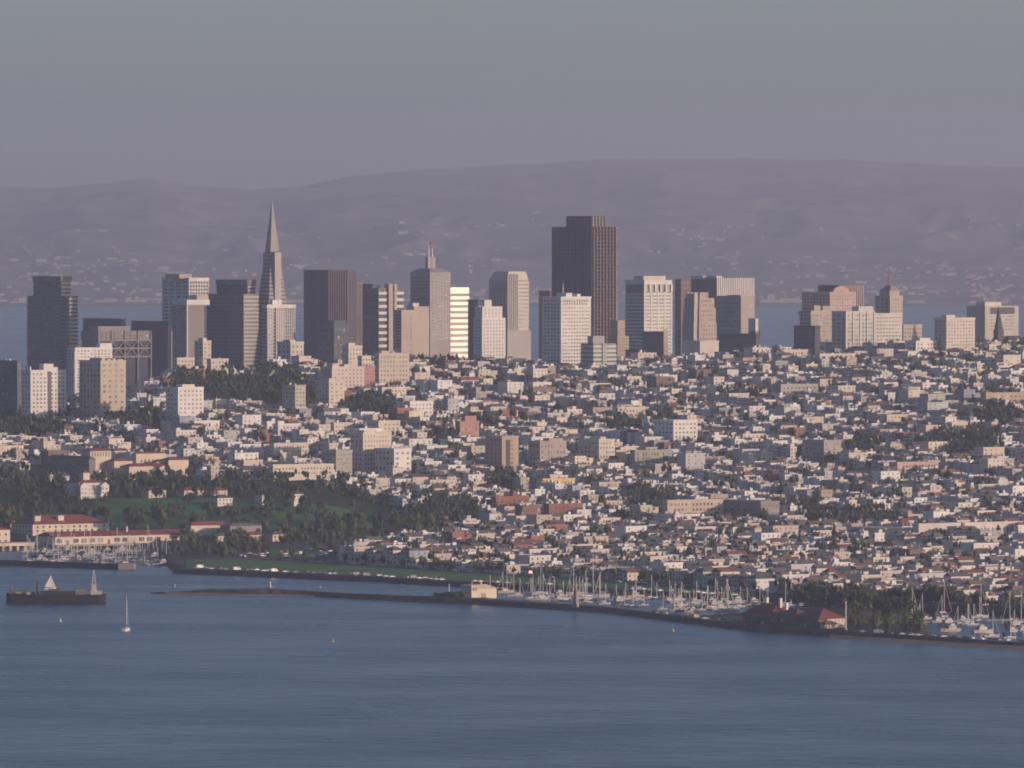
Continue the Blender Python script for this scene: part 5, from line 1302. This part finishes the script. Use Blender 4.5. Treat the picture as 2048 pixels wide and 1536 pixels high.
def van_proto():
    o = link('parked_van', None)
    prof = [(-2.8, .4), (-2.8, 2.3), (1.5, 2.35), (2.2, 1.4), (2.8, 1.15), (2.8, .4)]
    b = MB(); b.prism([(x, -1, z) for x, z in prof][::-1], [(x, 1, z) for x, z in prof][::-1]); link('body', b.mesh('body', [M_PAINT]), o)
    box(o, 'windscreen', 1.62, 2.1, -.85, .85, 1.5, 2.1, None, M_GLASS); box(o, 'side_window', .3, 1.4, -1.03, 1.03, 1.45, 2.05, None, M_GLASS)
    b = MB(); b.tube((0, -.13, 0), (0, .13, 0), .38, .38, 10); wm_ = b.mesh('wheel', [M_TYRE])
    for x in (-1.8, 1.8):
        for y in (-.9, .9): link('wheel', wm_, o, (x, y, .38))
    return o
CARP, VANP = car_proto(), van_proto()
CC = [('white', (.75, .74, .72), 8), ('silver', (.45, .46, .47), 5), ('black', (.02, .02, .022), 4), ('red', (.4, .03, .03), 3), ('blue', (.03, .07, .2), 3), ('grey', (.15, .15, .16), 4), ('tan', (.4, .32, .22), 2)]
CR = random.Random(23); first = {'c': True, 'v': True}
def put_car(x, y, z, rz, where, group, van=False):
    key = 'v' if van else 'c'; src = VANP if van else CARP
    o = src if first[key] else copy_tree(src); first[key] = False
    cn, cc, _ = CR.choices(CC, [q[2] for q in CC])[0]
    o.location = (x, y, z); o.rotation_euler = (0, 0, rz)
    for ch in kids(o):
        if ch.name.startswith(('body', 'roof')): ch.color = (*cc, 1)
    tag(o, '%s %s parked %s' % (cn, 'van' if van else 'car', where), 'van' if van else 'car', group)
px = 368.0
while px < 1490:
    if CR.random() < .62:
        D = shore(px) + CR.choice([8, 8, 19]); put_car(xpix(px, D), D, 3.24, R(TH + CR.uniform(-6, 6)), 'along the seawall by the lawn', 'vehicles along the seawall', CR.random() < .14)
    px += CR.uniform(8, 14)
px = 560.0
while px < 1600:
    D = front(px) - CR.choice([11, 22]); put_car(xpix(px, D), D, 3.26, R(TH - 84 + CR.uniform(-2, 2)), 'along the boulevard by the houses', 'vehicles along the boulevard', CR.random() < .1); px += CR.uniform(14, 40)
for _ in range(60):
    px, D = CR.uniform(430, 690), CR.uniform(6140, 6300); put_car(xpix(px, D), D, tz(xpix(px, D), D) + .1, R(TH + CR.choice([0, 180, 90])), 'in the car park near the trees', 'vehicles in the car park', CR.random() < .1)
px = 1310.0
while px < 2050:
    if not 1480 < px < 1720:
        D = jetty(px)[0] + 16; put_car(xpix(px, D), D, 3.15, R(TH + CR.uniform(-90, 90)), 'on the jetty road', 'vehicles on the jetty road', CR.random() < .12)
    px += CR.uniform(10, 30)

# ------------------------------------------------------------------ trees
GR = random.Random(31)
def blob(b, c, r, sub, jitv, sq=1.0, rnd=GR):
    """jittered low sphere"""
    rings, seg = (4, 7) if sub else (3, 5)
    P = [[(c[0], c[1], c[2] - r * sq)]]
    for i in range(1, rings):
        th = math.pi * i / rings
        P.append([(c[0] + r * math.sin(th) * math.cos(2 * math.pi * (j + .5 * (i % 2)) / seg) * rnd.uniform(1 - jitv, 1 + jitv), c[1] + r * math.sin(th) * math.sin(2 * math.pi * (j + .5 * (i % 2)) / seg) * rnd.uniform(1 - jitv, 1 + jitv), c[2] - r * sq * math.cos(th) * rnd.uniform(1 - jitv, 1 + jitv)) for j in range(seg)])
    P.append([(c[0], c[1], c[2] + r * sq)])
    for j in range(seg):
        k = (j + 1) % seg
        b.face([P[0][0], P[1][k], P[1][j]]); b.face([P[-1][0], P[-2][j], P[-2][k]])
        for i in range(1, rings - 1): b.face([P[i][j], P[i][k], P[i + 1][k], P[i + 1][j]])
def leaves(b, lumps, n, size, rnd=GR):
    for _ in range(n):
        (cx, cy, cz, r) = rnd.choice(lumps)
        v = Vector((rnd.gauss(0, 1), rnd.gauss(0, 1), rnd.gauss(0, 1))).normalized() * r * rnd.uniform(.8, 1.22)
        p = Vector((cx, cy, cz)) + v
        u = Vector((rnd.gauss(0, 1), rnd.gauss(0, 1), rnd.gauss(0, 1))).normalized() * size * rnd.uniform(.6, 1.4); w = u.orthogonal().normalized() * size * rnd.uniform(.4, 1.0)
        b.face([p - u, p + w, p + u * .8, p - w])
def crown(kind, seed, full=True):
    rnd = random.Random(seed); b = MB(); lumps = []
    if kind == 'round':
        for _ in range(9 if full else 5): 
            a, rr = rnd.uniform(0, 6.28), rnd.uniform(.05, .62); lumps.append((rr * math.cos(a), rr * math.sin(a), rnd.uniform(.42, .86), rnd.uniform(.20, .36)))
    elif kind == 'flat':
        for _ in range(11 if full else 6):
            a, rr = rnd.uniform(0, 6.28), rnd.uniform(.1, .95); lumps.append((rr * math.cos(a), rr * math.sin(a), rnd.uniform(.6, .88), rnd.uniform(.16, .27)))
    else:
        for i in range(8 if full else 5):
            f = i / (8 if full else 5); a = rnd.uniform(0, 6.28); lumps.append((.08 * math.cos(a), .08 * math.sin(a), .14 + .8 * f, .30 * (1 - f) + .05))
    for l in lumps: blob(b, l[:3], l[3] * .86, full, .22, .8, rnd)
    leaves(b, lumps, 190 if full else 22, .075 if full else .12, rnd)
    return b
def trunk(kind, seed):
    rnd = random.Random(seed); b = MB(); b.tube((0, 0, -.08), (0, 0, .5), .045, .03, 6)
    for q in range(4):
        a = rnd.uniform(0, 6.28); rr = .5 if kind == 'flat' else .32
        if kind != 'cone': b.tube((0, 0, rnd.uniform(.25, .45)), (rr * math.cos(a), rr * math.sin(a), rnd.uniform(.6, .75)), .024, .01, 5)
    return b
TREES = {}
for kind, nm, mt in (('round', 'broadleaf_tree', M_LEAF), ('flat', 'cypress_tree', M_LEAFD), ('cone', 'conifer_tree', M_LEAFD)):
    TREES[kind] = [(crown(kind, 100 + i).mesh('crown', [mt]), trunk(kind, 200 + i).mesh('trunk', [M_BARK])) for i in range(4)]
TNAME = {'round': 'broadleaf_tree', 'flat': 'cypress_tree', 'cone': 'conifer_tree'}
TLAB = {'round': 'rounded leafy tree', 'flat': 'flat topped cypress', 'cone': 'pointed conifer'}
SPOTS = []     # px, D, height, width, kind, where, group, tone
def spot(px, D, h, w, kind, where): 
    x = xpix(px, D); SPOTS.append((x, D, max(3.0, tz(x, D)), h, w, kind, where))
LAWNS = [(330, 1016, 135, 17), (470, 1022, 40, 18), (130, 1020, 55, 6), (735, 1028, 90, 15), (620, 1010, 40, 8), (585, 1105, 50, 10), (300, 1000, 60, 6), (660, 1042, 30, 6)]
def on_lawn(px, py): return any(((px - a) / c) ** 2 + ((py - b) / d) ** 2 < 1 for a, b, c, d in LAWNS)
n = 0
while n < 450:      # the wooded bluff park
    px, D = GR.uniform(-120, 880), GR.uniform(6440, 6960)
    x = xpix(px, D); z = tz(x, D); py = pix(x, D, z)[1]
    if px > 700 and D > 6900: continue
    a, b = grid_ab(x, D)
    if on_lawn(px, py) and GR.random() < .86: continue
    if not free(a - 4, a + 4, b - 4, b + 4): continue
    if D < 6500 and px < 360: continue
    if px < 360 and 6600 < D < 6790 and GR.random() < .5: continue
    if 480 < px < 880 and GR.random() < .4: continue
    h = GR.uniform(7, 15); spot(px, D, h, h * GR.uniform(.4, .62), GR.choices(['round', 'flat', 'cone'], [6, 4, .6])[0], 'in the wooded park above the piers'); n += 1
for _ in range(46):  # grove on the yacht club point
    px = GR.uniform(1590, 1935); do, di = jetty(px); D = di + GR.uniform(-26, 2) if px < 1840 else shore(px) + GR.uniform(2, 22)
    if 1490 < px < 1700 and D < 5130: continue
    h = GR.uniform(8, 15); SPOTS.append((xpix(px, D), D, 3.0, h, h * GR.uniform(.45, .65), GR.choices(['round', 'flat'], [4, 6])[0], 'behind the yacht club'))
for _ in range(60):
    px = GR.uniform(1698, 1850); do, di = jetty(px); D = do + GR.uniform(20, max(22, di - do - 4)); h = GR.uniform(3, 8)
    SPOTS.append((xpix(px, D), D, 3.0, h, h * .6, 'round', 'on the point beside the yacht club'))
for _ in range(22):
    px = GR.uniform(870, 934); do, di = jetty(px); D = do + GR.uniform(16, 24); h = GR.uniform(2.2, 4.5); SPOTS.append((xpix(px, D), D, 2.8, h, h * .8, 'round', 'beside the cream harbour clubhouse'))
for px in np.arange(560, 1560, 13):
    if GR.random() < .55: D = front(px) - 4 + GR.uniform(-2, 3); h = GR.uniform(4, 9); spot(px + GR.uniform(-4, 4), D, h, h * .5, 'round', 'along the boulevard')
for _ in range(110):
    px, D = GR.uniform(350, 700), GR.uniform(6100, 6440)
    if px > 470 and D < 6150: continue
    if D < shore(px) + 12: continue
    x = xpix(px, D); a, b = grid_ab(x, D)
    py = pix(x, D, 3)[1]
    if on_lawn(px, py) or not free(a - 3, a + 3, b - 3, b + 3): continue
    h = GR.uniform(5, 11); spot(px, D, h, h * .55, GR.choices(['round', 'flat'], [3, 2])[0], 'around the seaside car park')
for px in range(1560, 2240, 9):
    if GR.random() < .7: D = front(px) - GR.uniform(2, 14); h = GR.uniform(5, 11); spot(px, D, h, h * .55, GR.choices(['round', 'flat'], [3, 2])[0], 'along the marina basin road')
# groves on the slopes
for (cx, cy, rx, ry) in WOODS:
    m_ = int(rx * ry / 26) + 8
    for _ in range(m_):
        a = GR.uniform(0, 6.28); rr = math.sqrt(GR.random())
        D = ground_at(cx + rx * rr * math.cos(a), cy + ry * rr * math.sin(a))
        if D is None: continue
        px = cx + rx * rr * math.cos(a); x = xpix(px, D); aa, bb = grid_ab(x, D)
        if not free(aa - 3, aa + 3, bb - 3, bb + 3): continue
        h = GR.uniform(8, 15); spot(px, D, h, h * GR.uniform(.42, .6), GR.choices(['round', 'flat', 'cone'], [6, 3, 1])[0], 'in a grove on the slope')
# yard and street trees between the houses
LOTSET = [(l['a0'], l['a1'], l['b0'], l['b1']) for l in LOTS]
def in_lot(a, b, cell={}):
    if not cell:
        for q in LOTSET:
            for i in range(int(q[0] // 40), int(q[1] // 40) + 1):
                for j in range(int(q[2] // 40), int(q[3] // 40) + 1): cell.setdefault((i, j), []).append(q)
    return any(q[0] < a < q[1] and q[2] < b < q[3] for q in cell.get((int(a // 40), int(b // 40)), ()))
n = 0
while n < 2100:
    px, D = GR.uniform(-120, 2180), GR.uniform(5900, 8120); n += 1
    x = xpix(px, D); a, b = grid_ab(x, D)
    if D < front(px) + 10 or D > ridge(px) + 60: continue
    g0, g1 = band_gap(px)
    if g0 < D < g1 or (px < 690 and D < 6900) or in_lot(a, b) or not free(a - 2, a + 2, b - 2, b + 2): continue
    h = GR.uniform(7, 14); spot(px, D, h, h * GR.uniform(.4, .58), GR.choices(['round', 'flat', 'cone'], [6, 2, 1.2])[0], 'between the houses')
SPOTS.sort(key=lambda q: q[1])
PLM = [(n_, *grid_ab(xpix(p_, d_), d_)) for (n_, p_, d_) in (('white gabled headquarters', 185, 6745), ('red roofed barracks', 140, 6490), ('white storehouse', 420, 6455), ('grey roofed shed', 490, 6445), ('left porch officers house', 313, 6750), ('hedged officers house', 387, 6765),
    ('small officers house', 441, 6775), ('white gabled villa', 597, 6725), ('tiny white house', 131, 6885), ('low white bungalow', 450, 6695), ('low cream lodge', 534, 6725), ('pale yellow shop', 560, 6405), ('small cream shop', 449, 6405))] + LMK
def short_where(where):
    return where.replace('in the wooded park above the piers', 'in the park').replace('around the seaside car park', 'by the car park').replace('in a grove on the slope', 'in a grove').replace('on the point beside the yacht club', 'on the point').replace('beside the cream harbour clubhouse', 'by the jetty').replace('behind the yacht club', 'on the point').replace('along the boulevard', 'by the boulevard').replace('along the marina basin road', 'by the road')
def tree_label(size, kind, where, x, y):
    a, b = grid_ab(x, y)
    n_, la, lb = min(PLM, key=lambda k: (k[1] - a) ** 2 + (k[2] - b) ** 2)
    da, db = a - la, b - lb
    r = ('inland of' if db > 0 else 'seaward of') if abs(db) > abs(da) else ('south of' if da > 0 else 'north of')
    w_ = short_where(where)
    return '%s %s %s %s the %s' % (size, kind, w_, r, n_)
NEARLAB = {}
cnt = {'round': 0, 'flat': 0, 'cone': 0}; LIM = {'round': 280, 'flat': 230, 'cone': 60}
rest = []
PRI = {'between the houses': 1, 'in a grove on the slope': 1}
for q in sorted(SPOTS, key=lambda q: (PRI.get(q[6], 0), q[1])):
    x, y, z, h, w, kind, where = q
    if cnt[kind] >= LIM[kind]: rest.append(q); continue
    cnt[kind] += 1
    cm, tm = GR.choice(TREES[kind])
    size = 'tall' if h > 12 else 'low' if h < 6 else 'middling'
    o = thing(TNAME[kind], tree_label(size, TLAB[kind], where, x, y), 'tree', (x, y, z), GR.uniform(0, 6.28), 'trees ' + short_where(where))
    o.scale = (w, w, h)
    link('trunk', tm, o); link('crown', cm, o)
small = {k: [crown(k, 300 + i, False) for i in range(3)] for k in ('round', 'flat', 'cone')}
gm = MB()
for (x, y, z, h, w, kind, where) in rest:
    src = GR.choice(small[kind]); n0 = len(gm.v); a = GR.uniform(0, 6.28); ca, sa = math.cos(a), math.sin(a)
    gm.v.extend([(x + w * (p[0] * ca - p[1] * sa), y + w * (p[0] * sa + p[1] * ca), z + h * p[2]) for p in src.v])
    gm.f.extend([tuple(n0 + i for i in f) for f in src.f])
gm.m = [0] * len(gm.f); gm.c = [(1, 1, 1)] * len(gm.f)
o = link('hillside_trees', gm.mesh('hillside_trees', [M_LEAFD]), None, kind='stuff'); tag(o, 'scattered dark yard trees between the hillside houses', 'trees')
print('trees', cnt, 'rest', len(rest), len(gm.f))

# ------------------------------------------------------------------ town and sheds on the far shore
FT = random.Random(41); fm = MB()
for _ in range(2600):
    px = FT.uniform(-200, 2250); t_ = FT.random() ** 1.7
    D = 26400 + t_ * 9000
    if D > 31000 and FT.random() < .6 and not (560 < px < 1000): continue
    if mnoise.noise(Vector((px * .006, D * .0009, 1.5))) < FT.uniform(-.25, .35): continue
    x = xpix(px, D); z = hill_z(px, D); s = FT.choice([4, 5, 6, 8, 8, 11, 18]); h = FT.uniform(4, 9)
    c = FT.choice([GREY, BEIGE, BEIGE, GREY, CREAM, CONC]); fm.box(x - s, x + s, D, D + s * .6, z - 6, z + h, 0, c)
for (p0, p1, D, h) in ((20, 58, 26500, 9), (190, 228, 26600, 11), (250, 290, 26600, 12), (405, 430, 26900, 10), (560, 606, 26800, 10), (1520, 1600, 26500, 12), (1535, 1550, 26700, 26), (1815, 1850, 26500, 10), (1560, 1600, 26700, 15), (800, 830, 26900, 11)):
    fm.box(xpix(p0, D), xpix(p1, D), D, D + 60, 0, h, 0, BEIGE)
o = link('far_town', fm.mesh('far_town', [M_AWALL], True), None, kind='stuff'); tag(o, 'specks of pale buildings along the far shore under the hills', 'buildings')
